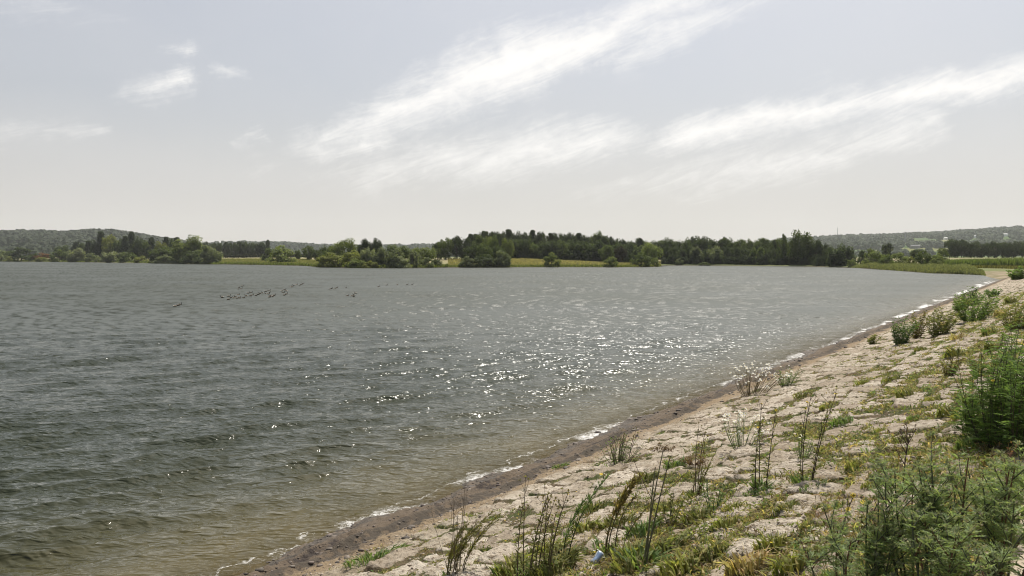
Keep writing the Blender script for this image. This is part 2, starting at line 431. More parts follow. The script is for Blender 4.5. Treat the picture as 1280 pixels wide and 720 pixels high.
# ------------------------------------------------------------------ water
def build_water():
    inv = np.linspace(1 / 4.6, 1 / 170, 860)
    r = np.concatenate([1 / inv, np.geomspace(170, 1500, 70)[1:]])
    tn = np.concatenate([-np.geomspace(4.0, 0.78, 50)[:-1], np.linspace(-0.78, 0.72, 1250), np.geomspace(0.72, 1.2, 16)[1:]])
    T, Y = np.meshgrid(tn, r)
    x, y = T * Y, Y
    sd = shore_sd(x, y)
    D = x * N[0] + y * N[1] + OFF
    dr = np.gradient(r)[:, None] * np.ones_like(T); dxs = np.gradient(tn)[None, :] * Y
    gust = 1 + 0.35 * fbm(x * 0.06, y * 0.06, 2)
    taper = 0.16 + 0.84 * sstep(0.1, 4.5, -sd)
    z = np.zeros_like(x); ox = np.zeros_like(x); oy = np.zeros_like(x)
    wr = np.random.default_rng(3)
    th0 = math.atan2(-0.92, 0.36)
    nw = 90
    lam = np.geomspace(0.11, 3.0, nw) * wr.uniform(0.92, 1.08, nw)
    gx = np.zeros_like(x); gy = np.zeros_like(x); var = np.zeros_like(x)
    for L in lam:
        th = th0 + wr.normal(0, 0.52 if L < 0.45 else 0.25)
        k = 2 * np.pi / L
        steep = 0.047 * math.exp(-((math.log(L / 0.9)) / 0.7) ** 2) + 0.029 * math.exp(-((math.log(L / 0.28)) / 0.7) ** 2) + 0.006
        amp = steep / k
        kx, ky = math.cos(th) * k, math.sin(th) * k
        fade = sstep(1.6, 3.4, L / (dr + 1e-6)) * sstep(1.8, 3.4, L / (dxs + 1e-6))
        ph = kx * x + ky * y + wr.uniform(0, 6.28) + 0.7 * perlin(x * 0.11 / max(L, .5) + L, y * 0.11 / max(L, .5))
        a = amp * fade * gust * taper
        z += a * np.cos(ph)
        res = steep * (1 - fade) * gust * taper * np.clip(1.5 * L / dr, 0.42, 1.0) * np.sin(ph)
        var += 0.5 * (steep * gust * taper) ** 2 * (1 - fade) ** 2
        gx -= math.cos(th) * res; gy -= math.sin(th) * res
        sn = np.sin(ph) * a * 0.85
        ox -= math.cos(th) * sn; oy -= math.sin(th) * sn
    z += 0.012 * fbm(x * 1.3, y * 1.3, 2) * (1 - sstep(0.5, 3, -sd)) * (1 - sstep(40, 90, y))
    rough = np.clip(np.sqrt((0.10 + 0.70 * sstep(12, 90, y)) * np.sqrt(var) + 0.0008), 0.03, 0.6)
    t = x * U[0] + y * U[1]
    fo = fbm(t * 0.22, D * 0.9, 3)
    surf = sstep(16, 40, t) * sstep(-1.6, -0.1, D / (0.42 + 0.009 * t) + 0.45 * fo) * (0.80 + 0.30 * sstep(-.3, .3, fo)) * (1 - sstep(150, 168, t)) * (D > -7)  # far wash: foam, thickened to paint in sun glints along the shoreline
    lane = fbm(x * 0.045, y * 0.20, 4, 0.6) + 0.5 * fbm(x * 0.4, y * 1.2, 2)
    gy += 0.11 * lane * sstep(22, 70, y); gx += 0.03 * lane * sstep(22, 70, y)
    v = np.stack([x + ox, y + oy, z], -1).reshape(-1, 3)
    f = grid_faces(len(r), len(tn))
    land = (sd > 12).ravel()
    f = f[~land[f].all(1)]
    used = np.zeros(len(v), bool); used[f.ravel()] = True
    idx = np.cumsum(used) - 1
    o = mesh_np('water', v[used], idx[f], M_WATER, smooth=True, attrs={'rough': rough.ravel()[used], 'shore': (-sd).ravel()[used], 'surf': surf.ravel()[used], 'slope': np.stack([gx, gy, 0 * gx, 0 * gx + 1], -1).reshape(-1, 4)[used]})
    tag(o, kind='structure')
build_water()

# ------------------------------------------------------------------ pitched stone face of the dam
def stone_height(t, D):
    """relief above the plane of the slope, joint mask, per-stone random"""
    tw = t + 0.13 * fbm(t * 1.7, D * 1.7, 2); Dw = D + 0.10 * fbm(t * 1.3 + 40, D * 1.9, 2) + 0.12 * perlin(t * 0.35, D * 0.4)
    CW = 0.50
    g = (Dw - 1.45) / CW; k = np.floor(g); gf = g - k
    L = 0.55 + 0.38 * rnd2(k, k * 0 + 3)
    q = tw / L + 7.3 * rnd2(k, k * 0 + 9); 
    j = np.floor(q); 
    b0 = 0.22 * (rnd2(k + 51, j) - 0.5); b1 = 0.22 * (rnd2(k + 51, j + 1) - 0.5)
    qf = (q - j - b0) / (1 + b1 - b0); 
    lo = qf < 0; hi = qf > 1
    j2 = j - lo + hi
    ex = np.minimum(np.abs(q - j - b0), np.abs(j + 1 + b1 - q)) * L
    ey = np.minimum(gf, 1 - gf) * CW
    rn = rnd2(k, j2); rn2 = rnd2(k + 91, j2); rn3 = rnd2(k + 17, j2 + 31)
    e = (ex ** -3 + ey ** -3 + 1e-6) ** (-1 / 3.0)
    rough = fbm(t * 5.5, D * 5.5, 4, 0.55)
    e2 = np.maximum(e + 0.020 * rough - .014, 0)
    dome = 1 - np.exp(-(e2 / 0.032) ** 1.3)
    h = -0.040 + dome * (0.060 + 0.05 * (rn2 - 0.5)) + dome * 0.11 * (0.5 - gf) * (0.5 + rn3) * 0.9
    h += dome * 0.020 * rough + dome * 0.010 * fbm(t * 19, D * 19, 3, 0.6)
    pit = perlin(t * 9 + 60, D * 9); h -= dome * 0.022 * sstep(0.25, 0.6, pit)
    cx, cyy = t * 5.2 + .5 * perlin(t * 4, D * 4), D * 6.4 + .5 * perlin(t * 4 + 9, D * 4)
    ci, cj = np.floor(cx), np.floor(cyy); F1 = np.full(t.shape, 9.0); F2 = F1.copy(); cid = F1 * 0
    for a in (-1, 0, 1):
        for b in (-1, 0, 1):
            qx = ci + a + rnd2(ci + a, cj + b); qy = cj + b + rnd2(ci + a + 77, cj + b + 5)
            dd = np.hypot(cx - qx, cyy - qy); rr_ = rnd2(ci + a + 33, cj + b + 3)
            new = dd < F1; F2 = np.where(new, F1, np.minimum(F2, dd)); cid = np.where(new, rr_, cid); F1 = np.minimum(F1, dd)
    crack = np.exp(-((F2 - F1) / 0.07)); h += dome * (0.014 * (cid - .5) - 0.010 * crack)
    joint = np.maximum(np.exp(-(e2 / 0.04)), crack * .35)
    rn = np.clip(rn + .5 * (cid - .5), 0, 1)
    soil = sstep(0.24, 0.46, fbm(t * 0.95 + 20, D * 1.5 + 4, 4, 0.58) + 0.10 * sstep(3, 7, D) - 0.06 + 0.25 * (rn3 - .5))   # stones sunk under earth
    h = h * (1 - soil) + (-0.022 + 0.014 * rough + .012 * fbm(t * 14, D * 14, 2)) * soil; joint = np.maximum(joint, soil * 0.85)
    h = h * 0.72
    low = sstep(2.15, 1.6, D + 0.22 * fbm(t * .6, D * 0 + 3, 3))                              # mud and gravel strip by the water
    lowh = 0.11 * fbm(t * 0.42, D * .3, 4) * sstep(2.2, .8, D) + 0.02 * fbm(t * 2.0, D * 4.0, 4) + 0.012 * fbm(t * 9, D * 9, 3) + 0.07 * np.exp(-((D - 1.2 - 0.12 * perlin(t * .8, D * 0)) / 0.09) ** 2) + 0.05 * np.exp(-((D - 0.62 - 0.15 * perlin(t * .7 + 9, D * 0)) / 0.08) ** 2)
    h = h * (1 - low) + lowh * low
    return h, joint * (1 - low), rn

def build_paving():
    ts = [2.2]
    while ts[-1] < 176: ts.append(ts[-1] + max(0.017, 0.0030 * ts[-1]))
    ts = np.array(ts); Ds = np.concatenate([np.linspace(-2.5, -0.6, 12, endpoint=False), np.arange(-0.6, CREST + 0.001, 0.0195)])
    T, D = np.meshgrid(ts, Ds)
    h, joint, rn = stone_height(T, D)
    fade = 1 - 0.6 * sstep(60, 170, T)
    x, y = bank_xy(T, D)
    nz = 1 / math.sqrt(1 + SL * SL)
    z = SL * D + h * fade / nz
    x = x - N[0] * SL * h * 0.9; y = y - N[1] * SL * h * 0.9
    o = mesh_np('stone_embankment', np.stack([x, y, z], -1).reshape(-1, 3), grid_faces(len(Ds), len(ts))[:, ::-1], M_STONE, smooth=True,
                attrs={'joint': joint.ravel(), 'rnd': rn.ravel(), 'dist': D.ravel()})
    tag(o, kind='structure')
    # level concrete crest
    ts = np.concatenate([np.arange(-6, 30, 0.2), np.geomspace(30, 180, 80)]); Ds = np.linspace(CREST + 0.0, 12.9, 40)
    T, D = np.meshgrid(ts, Ds); x, y = bank_xy(T, D)
    z = TOPZ + 0.03 + 0.012 * fbm(x * 1.2, y * 1.2, 3) - 0.06 * sstep(CREST + .2, CREST, D)
    tag(mesh_np('crest_path', np.stack([x, y, z], -1).reshape(-1, 3), grid_faces(len(Ds), len(ts))[:, ::-1], M_CONC, smooth=True), kind='structure')
build_paving()

# ------------------------------------------------------------------ trees: unit crowns (width 1, height 1), copied per tree
def leaf_quads(P, Nn, size, r):
    """one bent quad per point"""
    n = len(P)
    a = r.normal(size=(n, 3)); a -= Nn * (a * Nn).sum(1, keepdims=True); a /= np.linalg.norm(a, axis=1, keepdims=True) + 1e-9
    b = np.cross(Nn, a)
    s = size * r.uniform(0.6, 1.35, (n, 1))
    w = s * r.uniform(0.5, 0.9, (n, 1))
    v = np.stack([P - a * s, P + b * w + Nn * s * .25, P + a * s, P - b * w + Nn * s * .25], 1)
    return v.reshape(-1, 3), np.arange(n * 4).reshape(-1, 4)

def crown_mesh(kind, seed):
    r = np.random.default_rng(seed)
    lobes = []
    if kind == 'broad':
        for _ in range(36):
            d = r.normal(size=3); d /= np.linalg.norm(d); k = r.uniform(0.5, 1.0) ** 0.6
            rad = r.uniform(0.07, 0.19)
            p = np.array([0, 0, 0.50]) + d * k * np.array([0.41, 0.41, 0.40]); lobes.append((p, rad))
    elif kind == 'bush':                                # crown down to the ground
        for _ in range(38):
            d = r.normal(size=3); d[2] = abs(d[2]) * 0.9 - 0.12; d /= np.linalg.norm(d); k = r.uniform(0.5, 1.0) ** 0.6
            p = np.array([0, 0, 0.10]) + d * k * np.array([0.40, 0.40, 0.76]); p[2] = max(p[2], 0.09)
            lobes.append((p + r.normal(0, .035, 3) * np.array([1, 1, .6]), r.uniform(0.065, 0.165)))
    elif kind == 'willow':                              # heaped lobes, drooping
        for _ in range(30):
            d = r.normal(size=3); d[2] = abs(d[2]) - 0.1; d /= np.linalg.norm(d); k = r.uniform(0.35, 1.0) ** 0.6
            p = np.array([0, 0, 0.12]) + d * k * np.array([0.39, 0.39, 0.72])
            rad = r.uniform(0.09, 0.15)
            for q in range(3): lobes.append((p + np.array([r.normal(0, .02), r.normal(0, .02), -q * rad * 0.8]), rad * (1 - .15 * q)))
    elif kind == 'pine':                                # dark, flat layered, ragged top
        for _ in range(60):
            z = r.uniform(0.10, 0.97) ** .9; rr = 0.46 - 0.43 * max(0, (z - 0.25) / 0.75) ** 0.85
            a = r.uniform(0, 6.28); k = r.uniform(0.15, 1) ** .6 * rr
            lobes.append((np.array([math.cos(a) * k, math.sin(a) * k, z]), r.uniform(0.07, 0.13)))
    elif kind == 'spire':                               # upright, pointed leader shoots
        for _ in range(9):
            a = r.uniform(0, 6.28); k = r.uniform(0, 1) ** .5 * 0.33; top = 0.96 - 1.1 * k * r.uniform(.5, 1.2)
            for z in np.linspace(0.12, top, 7):
                f = (z - 0.12) / (top - 0.12 + 1e-6)
                lobes.append((np.array([math.cos(a) * k + r.normal(0, .02), math.sin(a) * k + r.normal(0, .02), z - .02]), (0.14 - 0.075 * f) * r.uniform(.8, 1.2)))
    V, Nn = [], []
    for p, rad in lobes:
        m = int(88 * (rad / 0.13) ** 1.7) + 18
        d = r.normal(size=(m, 3)); d /= np.linalg.norm(d, axis=1, keepdims=True)
        rr = rad * r.uniform(0.62, 1.12, (m, 1))
        if kind == 'pine': d = d * np.array([1.25, 1.25, 0.55])
        if kind == 'willow': d = d * np.array([0.9, 0.9, 1.15])
        V.append(p + d * rr); q = d * 1.0 + np.array([0, 0, .25]) + r.normal(size=(m, 3)) * 0.34; Nn.append(q / np.linalg.norm(q, axis=1, keepdims=True))
    V = np.concatenate(V); Nn = np.concatenate(Nn)
    k = V[:, 2] > 0.005; V, Nn = V[k], Nn[k]
    v, f = leaf_quads(V, Nn, 0.028, r)
    v[:, 2] = np.clip(v[:, 2], 0.0, 1.02)
    clump = 0.5 + 0.5 * np.tanh(1.6 * (fbm(V[:, 0] * 5 + seed, V[:, 2] * 5 + V[:, 1] * 3, 2)))
    rn = np.repeat(0.55 * clump + 0.45 * r.uniform(0, 1, len(V)), 4)
    return v, f, rn

def tube_np(pts, rad, n=6):
    pts = np.array(pts, float); V = []
    for i, p in enumerate(pts):
        t = pts[min(i + 1, len(pts) - 1)] - pts[max(i - 1, 0)]; t /= np.linalg.norm(t) + 1e-9
        a = np.cross(t, [0.31, 0.92, 0.2]); a /= np.linalg.norm(a) + 1e-9; b = np.cross(t, a)
        for k in range(n):
            q = 2 * math.pi * k / n
            V.append(p + (a * math.cos(q) + b * math.sin(q)) * rad[i])
    Fc = [[i * n + k, i * n + (k + 1) % n, (i + 1) * n + (k + 1) % n, (i + 1) * n + k] for i in range(len(pts) - 1) for k in range(n)]
    return np.array(V), np.array(Fc)

def trunk_mesh(kind, seed):
    r = np.random.default_rng(seed + 100); V, Fq, o = [], [], 0
    top = {'broad': 0.62, 'bush': 0.42, 'willow': 0.5, 'pine': 0.93, 'spire': 0.8}[kind]
    v, f = tube_np([(0, 0, -0.03), (0.01, 0, top * .35), (-.01, .01, top * .7), (0, 0, top)], [0.030, 0.022, 0.016, 0.006]); V.append(v); Fq.append(f); o += len(v)
    for q in range(6):
        a = r.uniform(0, 6.28); z0 = top * r.uniform(.35, .8); L = r.uniform(.16, .3)
        v, f = tube_np([(0, 0, z0), (math.cos(a) * L * .5, math.sin(a) * L * .5, z0 + L * .45), (math.cos(a) * L, math.sin(a) * L, z0 + L * .7)], [0.011, 0.008, 0.003], 5)
        V.append(v); Fq.append(f + o); o += len(v)
    return np.concatenate(V), np.concatenate(Fq)

PROTO = {}
for kind, cnt in (('broad', 5), ('bush', 5), ('willow', 4), ('pine', 4), ('spire', 3)):
    PROTO[kind] = []
    for q in range(cnt):
        v, f, rn = crown_mesh(kind, 31 * q + sum(map(ord, kind)))
        c = mesh_np('crown', v, f, M_CROWN, attrs={'rnd': rn})
        v, f = trunk_mesh(kind, q)
        tk = mesh_np('trunk', v, f, M_BARK, smooth=True)
        PROTO[kind].append((c, tk))
PROTO_USED = set()

def shore_depth(px):
    """depth (m) of the far waterline under a photo column"""
    best = None
    for i in range(3, len(SHORE) - 3):
        a, b = SHORE[i], SHORE[i + 1]
        pa, pb = 640 + F * a[0] / a[1], 640 + F * b[0] / b[1]
        if min(pa, pb) <= px <= max(pa, pb):
            k = (px - pa) / (pb - pa + 1e-9); Y = a[1] + (b[1] - a[1]) * k
            best = Y if best is None else min(best, Y)
    return best or 320.0

def tree(name, kind, px, top, wpx, Y, col, label, cat='tree', group=None, seed=None):
    """a tree standing at depth Y under photo column px, its tip at photo row top, wpx photo pixels wide"""
    x = (px - 640) / F * Y; z = gz(x, Y) - 0.12
    hgt = CAMZ + (HOR - top) / F * Y - z; wid = wpx * Y / F
    q = random.randrange(len(PROTO[kind])) if seed is None else seed % len(PROTO[kind])
    root = empty(name, (x, Y, z), random.uniform(0, 6.28))
    tag(root, label, cat, group)
    j = random.uniform(.88, 1.12)
    for src in PROTO[kind][q]:
        if src.name in PROTO_USED:
            o = src.copy(); C.objects.link(o)
        else:
            o = src; PROTO_USED.add(src.name)
        o.parent = root; o.scale = (wid, wid, hgt)
        o.color = (col[0] * j, col[1] * j, col[2] * j, 1)
    return root

DK, PINE, MID, LITE, GREY, YEL, PALE = (0.062, 0.080, 0.038), (0.048, 0.062, 0.036), (0.095, 0.120, 0.046), (0.150, 0.175, 0.066), (0.150, 0.168, 0.105), (0.170, 0.180, 0.062), (0.205, 0.220, 0.145)
RUST = (0.17, 0.085, 0.040)
# --- the far bank beyond the left of the lake: single bushes by the water
for kind, px, top, w, dy, col, label in [
    ('bush', 2, 311, 24, 8, GREY, 'rounded grey-green bush at the far left end of the far shore'),
    ('bush', 14, 319, 14, 6, YEL, 'small low yellow-green bush between two dark rounded bushes'),
    ('bush', 27, 305, 29, 8, DK, 'tall dark rounded bush just left of the rust-brown bracken'),
    ('bush', 43, 316, 12, 9, MID, 'low green bush at the foot of the rust-brown bracken, on its left'),
    ('bush', 54, 315, 26, 22, RUST, 'rust-brown bracken patch on the far bank'),
    ('bush', 53, 321, 18, 5, YEL, 'low yellow-green bush in front of the rust-brown bracken'),
    ('bush', 75, 310, 24, 8, MID, 'dark green bush just right of the rust-brown bracken'),
    ('broad', 79, 306, 18, 30, DK, 'dark tree rising behind the bush right of the bracken'),
    ('willow', 95, 308, 27, 7, PALE, 'pale silvery willow bush right of the bracken'),
    ('bush', 114, 313, 14, 7, GREY, 'narrow grey-green bush between two pale silvery willow bushes'),
    ('bush', 123, 319, 8, 5, PALE, 'very small pale bush left of a large silvery willow dome'),
    ('willow', 142, 309, 29, 6, PALE, 'large silvery willow dome standing in front of the dark wood'),
    ('bush', 161, 314, 24, 12, MID, 'flat green bush right of the silvery willow dome'),
    ('bush', 176, 319, 18, 7, YEL, 'low yellow-green bush left of the large spreading willow'),
    ('willow', 205, 306, 40, 20, MID, 'rounded left shoulder of willow beside the tallest shore willow'),
    ('willow', 236, 291.5, 46, 12, LITE, 'tallest broad spreading willow on the far left shore'),
    ('willow', 262, 304, 30, 5, GREY, 'lower drooping willow on the right flank of the tallest shore willow'),
    ('bush', 207, 317, 26, 1, GREY, 'low grey willow bush overhanging the water below the tallest willow'),
    ('bush', 226, 315, 24, 1, GREY, 'small pale bush in front of the tallest willow, at the water'),
    ('bush', 245, 312, 34, 2, DK, 'dark inner bush under the tallest willow at the water'),
    ('bush', 351, 304, 37, 45, LITE, 'round light green bush standing alone on the meadow'),
    ('bush', 335, 306, 15, 80, MID, 'small dark tree half behind the round light green meadow bush'),
    ('broad', 386, 305.5, 15, 110, MID, 'small round tree on the meadow edge between the round bush and the willow clump'),
    ('broad', 397, 309, 11, 100, DK, 'small dark tree just left of the willow clump'),
    ('broad', 373, 312, 9, 110, MID, 'tiny round tree in the hedge right of the round meadow bush'),
    ]:
    tree({'bush': 'shore_bush', 'willow': 'willow_tree', 'broad': 'round_tree'}[kind] if col is not RUST else 'bracken', kind, px, top, w * 1.14, shore_depth(px) + dy, col, label, 'bracken' if col is RUST else ('bush' if kind == 'bush' else 'tree'))
# --- willow clump
for kind, px, top, w, dy, col, label in [
    ('bush', 408, 312, 20, 10, MID, 'green bush at the left end of the waterside willow clump'),
    ('bush', 418, 314, 36, 2, YEL, 'wide yellow-green sallow at the left end of the willow clump'),
    ('broad', 431, 297, 28, 30, LITE, 'tall light green tree rising out of the left half of the willow clump'),
    ('broad', 408, 303, 18, 34, MID, 'rounded tree behind the yellow-green sallow'),
    ('bush', 442, 311, 30, 3, YEL, 'yellow-green willow bush in front of the weeping silvery willow'),
    ('bush', 448, 322, 22, 0, LITE, 'low light green bush on the water edge under the weeping willow'),
    ('willow', 459, 300, 19, 9, PALE, 'tall silvery weeping willow with rounded top'),
    ('broad', 456, 298, 18, 34, PINE, 'dark tree top showing behind the silvery weeping willow'),
    ('broad', 470, 297, 15, 36, PINE, 'dark round tree top right behind the silvery weeping willow'),
    ('willow', 477, 307, 22, 6, GREY, 'grey willow right beside the weeping willow'),
    ('willow', 494, 308, 22, 4, GREY, 'grey-green willow in the middle of the waterside clump'),
    ('broad', 497, 305, 30, 30, MID, 'green tree behind the middle of the willow clump'),
    ('bush', 503, 319, 20, 1, PALE, 'low pale sallow on the water in the middle of the willow clump'),
    ('spire', 516, 313, 14, 3, PALE, 'narrow pale pointed sallow in the willow clump'),
    ('broad', 529, 305, 26, 18, LITE, 'light green tree behind the right end of the willow clump'),
    ('bush', 517, 308, 18, 9, GREY, 'grey bush behind the narrow pale pointed sallow'),
    ('bush', 534, 318.5, 15, 3, GREY, 'round grey bush near the right end of the willow clump'),
    ('bush', 546, 322, 12, 4, DK, 'small dark round bush closing the right end of the willow clump'),
    ('bush', 463, 325, 18, 0, YEL, 'very low yellow-green bush at the water under the weeping willow'),
    ]:
    tree({'bush': 'shore_bush', 'willow': 'willow_tree', 'broad': 'round_tree', 'spire': 'pointed_tree'}[kind], kind, px, top, w * 1.28, shore_depth(px) + dy, col, label, 'bush' if kind == 'bush' else 'tree')
# --- middle headland and free bushes
for kind, px, top, w, dy, col, label in [
    ('broad', 557, 295, 24, 62, MID, 'green-topped oak at the left corner of the wood'),
    ('broad', 547, 301, 16, 66, DK, 'dark low tree at the very left corner of the wood'),
    ('broad', 571, 293, 18, 64, PINE, 'dark round-topped tree right of the green-topped corner oak'),
    ('broad', 580, 292, 18, 68, PINE, 'dark round-topped tree behind the headland'),
    ('broad', 590, 303, 26, 22, DK, 'dark tree on the headland left of the light green trees'),
    ('broad', 599, 293, 22, 55, MID, 'mid green tree at the top of the headland'),
    ('broad', 605, 303, 24, 14, MID, 'mid green bushy tree in the middle of the headland'),
    ('broad', 608, 290, 18, 60, LITE, 'light green tree at the top of the headland'),
    ('broad', 617, 293, 16, 30, MID, 'slender light green tree in the middle of the headland'),
    ('broad', 633, 297, 20, 36, LITE, 'pale green tree at the right side of the headland'),
    ('broad', 624, 303, 20, 22, DK, 'dark tree between the two pale headland trees'),
    ('bush', 583, 319, 24, 3, GREY, 'low dark grey thicket at the left foot of the headland'),
    ('bush', 604, 316, 34, 3, DK, 'broad dark thicket at the water below the headland'),
    ('willow', 628, 311, 28, 3, GREY, 'grey sallow at the right foot of the headland'),
    ('bush', 689, 313.5, 23, 4, LITE, 'lone dome-shaped willow on the grassy shore, nearer the headland'),
    ('bush', 763, 319.5, 21, 4, LITE, 'small dome-shaped bush alone on the grassy shore'),
    ('bush', 802, 313, 28, 5, MID, 'round dark green bush at the right tip of the grassy shore'),
    ('bush', 818, 321, 13, 4, LITE, 'small light bush tucked against the round bush at the shore tip'),
    ('broad', 814, 302, 28, 30, LITE, 'light green tree behind the round bush at the shore tip'),
    ('broad', 757, 305, 22, 72, MID, 'round green tree at the front edge of the wood behind the small dome bush'),
    ('broad', 775, 306, 16, 70, (0.035, 0.030, 0.022), 'purplish dark round tree at the front edge of the wood'),
    ('broad', 747, 286.5, 22, 120, MID, 'tallest broad tree standing above the skyline of the wood'),
    ('broad', 787, 303, 14, 84, DK, 'dark tree right of the purplish round tree at the wood edge'),
    # right-hand wood standing in the water's edge
    ('willow', 871, 306, 24, 8, GREY, 'pale grey willow in front of the dark right-hand wood, the left of two'),
    ('willow', 892, 305, 28, 9, GREY, 'pale grey willow in front of the dark right-hand wood, the right of two'),
    ('bush', 849, 322, 13, 3, GREY, 'small pale bush at the water left of the two grey willows'),
    ('willow', 946, 303.5, 26, 8, MID, 'soft green willow in the right-hand wood between grey willows and poplars'),
    ('bush', 880, 327, 16, 1, MID, 'low green bush at the water below the two grey willows'),
    ('spire', 978, 290, 21, 10, MID, 'twin-topped narrow tree left of the tallest poplar'),
    ('broad', 1001, 286.5, 32, 10, MID, 'tallest broad poplar with a pointed top at the lake corner'),
    ('broad', 1020, 299, 18, 14, DK, 'dark tree right of the tallest poplar'),
    ('broad', 1033, 302, 12, 22, PINE, 'small dark tree between the poplar and the round grey willow'),
    ('willow', 1051, 294, 37, 8, (0.068, 0.086, 0.050), 'big round dark willow at the corner of the reed bed'),
    ('bush', 1065, 323, 15, 4, LITE, 'small bright bush at the left end of the reed bed'),
    ]:
    tree({'bush': 'shore_bush', 'willow': 'willow_tree', 'broad': 'round_tree', 'spire': 'poplar_tree', 'pine': 'pine_tree'}[kind], kind, px, top, w, shore_depth(px) + dy, col, label, 'bush' if kind == 'bush' else 'tree')
# --- bushes behind the reed bed
for kind, px, top, w, Y, col, label in [
    ('bush', 1077, 308, 12, 330, DK, 'dark bush between the big round willow and the bright bushes'),
    ('bush', 1093, 309, 30, 285, LITE, 'bright green bush behind the reed bed, next to the big round willow'),
    ('bush', 1088, 305, 15, 320, LITE, 'bright round treetop behind the bright bush next to the willow'),
    ('broad', 1108, 303.5, 17, 360, PINE, 'dark round tree behind the bright bushes of the reed bed'),
    ('bush', 1123, 311, 27, 270, LITE, 'bright green bush in the middle of the reed bed thicket'),
    ('bush', 1107, 316, 20, 262, MID, 'low green bush between the two bright reed bed bushes'),
    ('bush', 1139, 319, 14, 250, YEL, 'low yellow-green bush left of the dark green reed bed bush'),
    ('bush', 1153, 310, 30, 245, MID, 'dark green bush behind the right part of the reed bed'),
    ('broad', 1143, 309, 16, 350, DK, 'small dark tree behind the dark green reed bed bush'),
    ('bush', 1172, 315, 20, 255, LITE, 'light bush where the maize field begins'),
    ('bush', 1168, 322, 22, 236, LITE, 'low light bush at the left end of the maize'),
    ('bush', 1178, 308, 16, 330, MID, 'green bush at the left end of the dark pine row'),
    ]:
    tree('reed_bed_bush' if kind == 'bush' else 'round_tree', kind, px, top, w, Y, col, label, 'bush' if kind == 'bush' else 'tree')
for i, px in enumerate(np.arange(1186, 1330, 8.2)):
    tree('pine_tree', 'broad', px + random.uniform(-1.5, 1.5), 299.5 + random.uniform(-1.8, 2.2), random.uniform(15, 20), 440 + random.uniform(-12, 14), PINE if i % 4 else DK,
         'dark tree in the tight straight row behind the maize field', 'tree', 'dark row of trees behind the maize')
# --- dark wood behind the left shore
for px, top, w, kind, col in [(96, 302, 19, 'pine', PINE), (105, 303, 14, 'broad', DK), (112, 301, 19, 'pine', PINE), (120, 299, 16, 'broad', DK), (127, 290, 19, 'pine', PINE), (138, 293, 24, 'broad', YEL), (150, 298, 18, 'broad', DK),
    (157, 295, 19, 'pine', PINE), (165, 290.5, 18, 'pine', PINE), (173, 295, 15, 'broad', DK), (181, 300, 22, 'broad', MID), (190, 297, 19, 'pine', PINE), (201, 301, 18, 'broad', YEL), (208, 296, 18, 'pine', PINE), (216, 297, 15, 'broad', DK), (222, 297, 19, 'pine', PINE), (112, 309, 20, 'broad', DK), (128, 308, 18, 'broad', DK), (152, 309, 22, 'broad', DK), (170, 306, 20, 'broad', DK), (193, 308, 18, 'broad', DK)]:
    lab = {98: ''}.get(px)
    own = {127: 'tallest dark spruce of the wood behind the left shore, left of the yellow-green oak', 138: 'broad yellow-green oak in the dark wood behind the left shore', 165: 'second tall dark spruce in the wood, right of the yellow-green oak',
           181: 'mid green tree in the wood above the low yellow-green bushes', 201: 'small yellow-green tree in the dark wood beside the tallest willow'}.get(px)
    tree('wood_tree', kind, px, top, w, shore_depth(px) + random.uniform(55, 95), col, own or 'dark tree packed in the wood behind the left shore bushes', 'tree', None if own else 'dark wood behind the left shore')
for px in np.arange(226, 338, 5.2):
    tree('wood_tree', random.choice(['pine', 'broad', 'broad', 'broad']), px, 301.5 + random.uniform(-1.5, 2.5), random.uniform(10, 15), 690 + random.uniform(-15, 20), PINE if random.random() < .6 else DK,
         'dark tree in the even belt of trees behind the left meadow', 'tree', 'dark tree belt behind the left meadow')
# --- main wood behind the grass strip
tops = [(560, 297), (590, 292), (615, 288), (632, 287), (660, 289), (700, 291), (730, 292), (760, 294), (775, 298), (800, 298), (812, 298)]
tx, ty = zip(*tops)
for px in np.arange(588, 816, 5.2):                                  # back row: pines on the skyline
    tree('wood_tree', 'pine' if random.random() < .15 else 'broad', px + random.uniform(-1.5, 1.5), np.interp(px, tx, ty) + random.uniform(-1.5, 2.0), random.uniform(15, 22), 425 + random.uniform(-10, 14), PINE if random.random() < .7 else DK,
         'dark skyline tree at the back of the main wood', 'tree', 'skyline trees of the main wood')
for px in np.arange(642, 812, 8.6):                                  # front row: leafy edge
    tree('wood_tree', 'broad', px + random.uniform(-2, 2), np.interp(px, tx, ty) + 8 + random.uniform(-2, 4), random.uniform(18, 26), 388 + random.uniform(-5, 8), random.choice([DK, DK, MID, DK]),
         'leafy tree along the front edge of the main wood above the grass', 'tree', 'front edge trees of the main wood')
for px in np.arange(640, 815, 5.0):                                  # undergrowth closing the foot of the wood
    tree('wood_tree', 'bush', px + random.uniform(-2, 2), 310 + random.uniform(-4, 6), random.uniform(12, 18), 384 + random.uniform(-3, 5), random.choice([DK, PINE, DK]),
         'low dark shrub closing the foot of the main wood', 'shrub', 'undergrowth at the foot of the main wood')
tops = [(815, 299), (830, 298), (840, 296), (855, 295), (870, 293.5), (885, 294.5), (900, 296), (930, 297), (960, 296), (975, 298)]
tx2, ty2 = zip(*tops)
for px in np.arange(822, 992, 8.0):
    tree('wood_tree', 'broad', px + random.uniform(-2, 2), np.interp(px, tx2, ty2) + random.uniform(-1.2, 1.8), random.uniform(18, 25), shore_depth(max(px, 835)) + random.uniform(32, 50), random.choice([DK, MID, DK]),
         'leafy skyline tree of the right-hand waterside wood', 'tree', 'skyline trees of the right-hand wood')
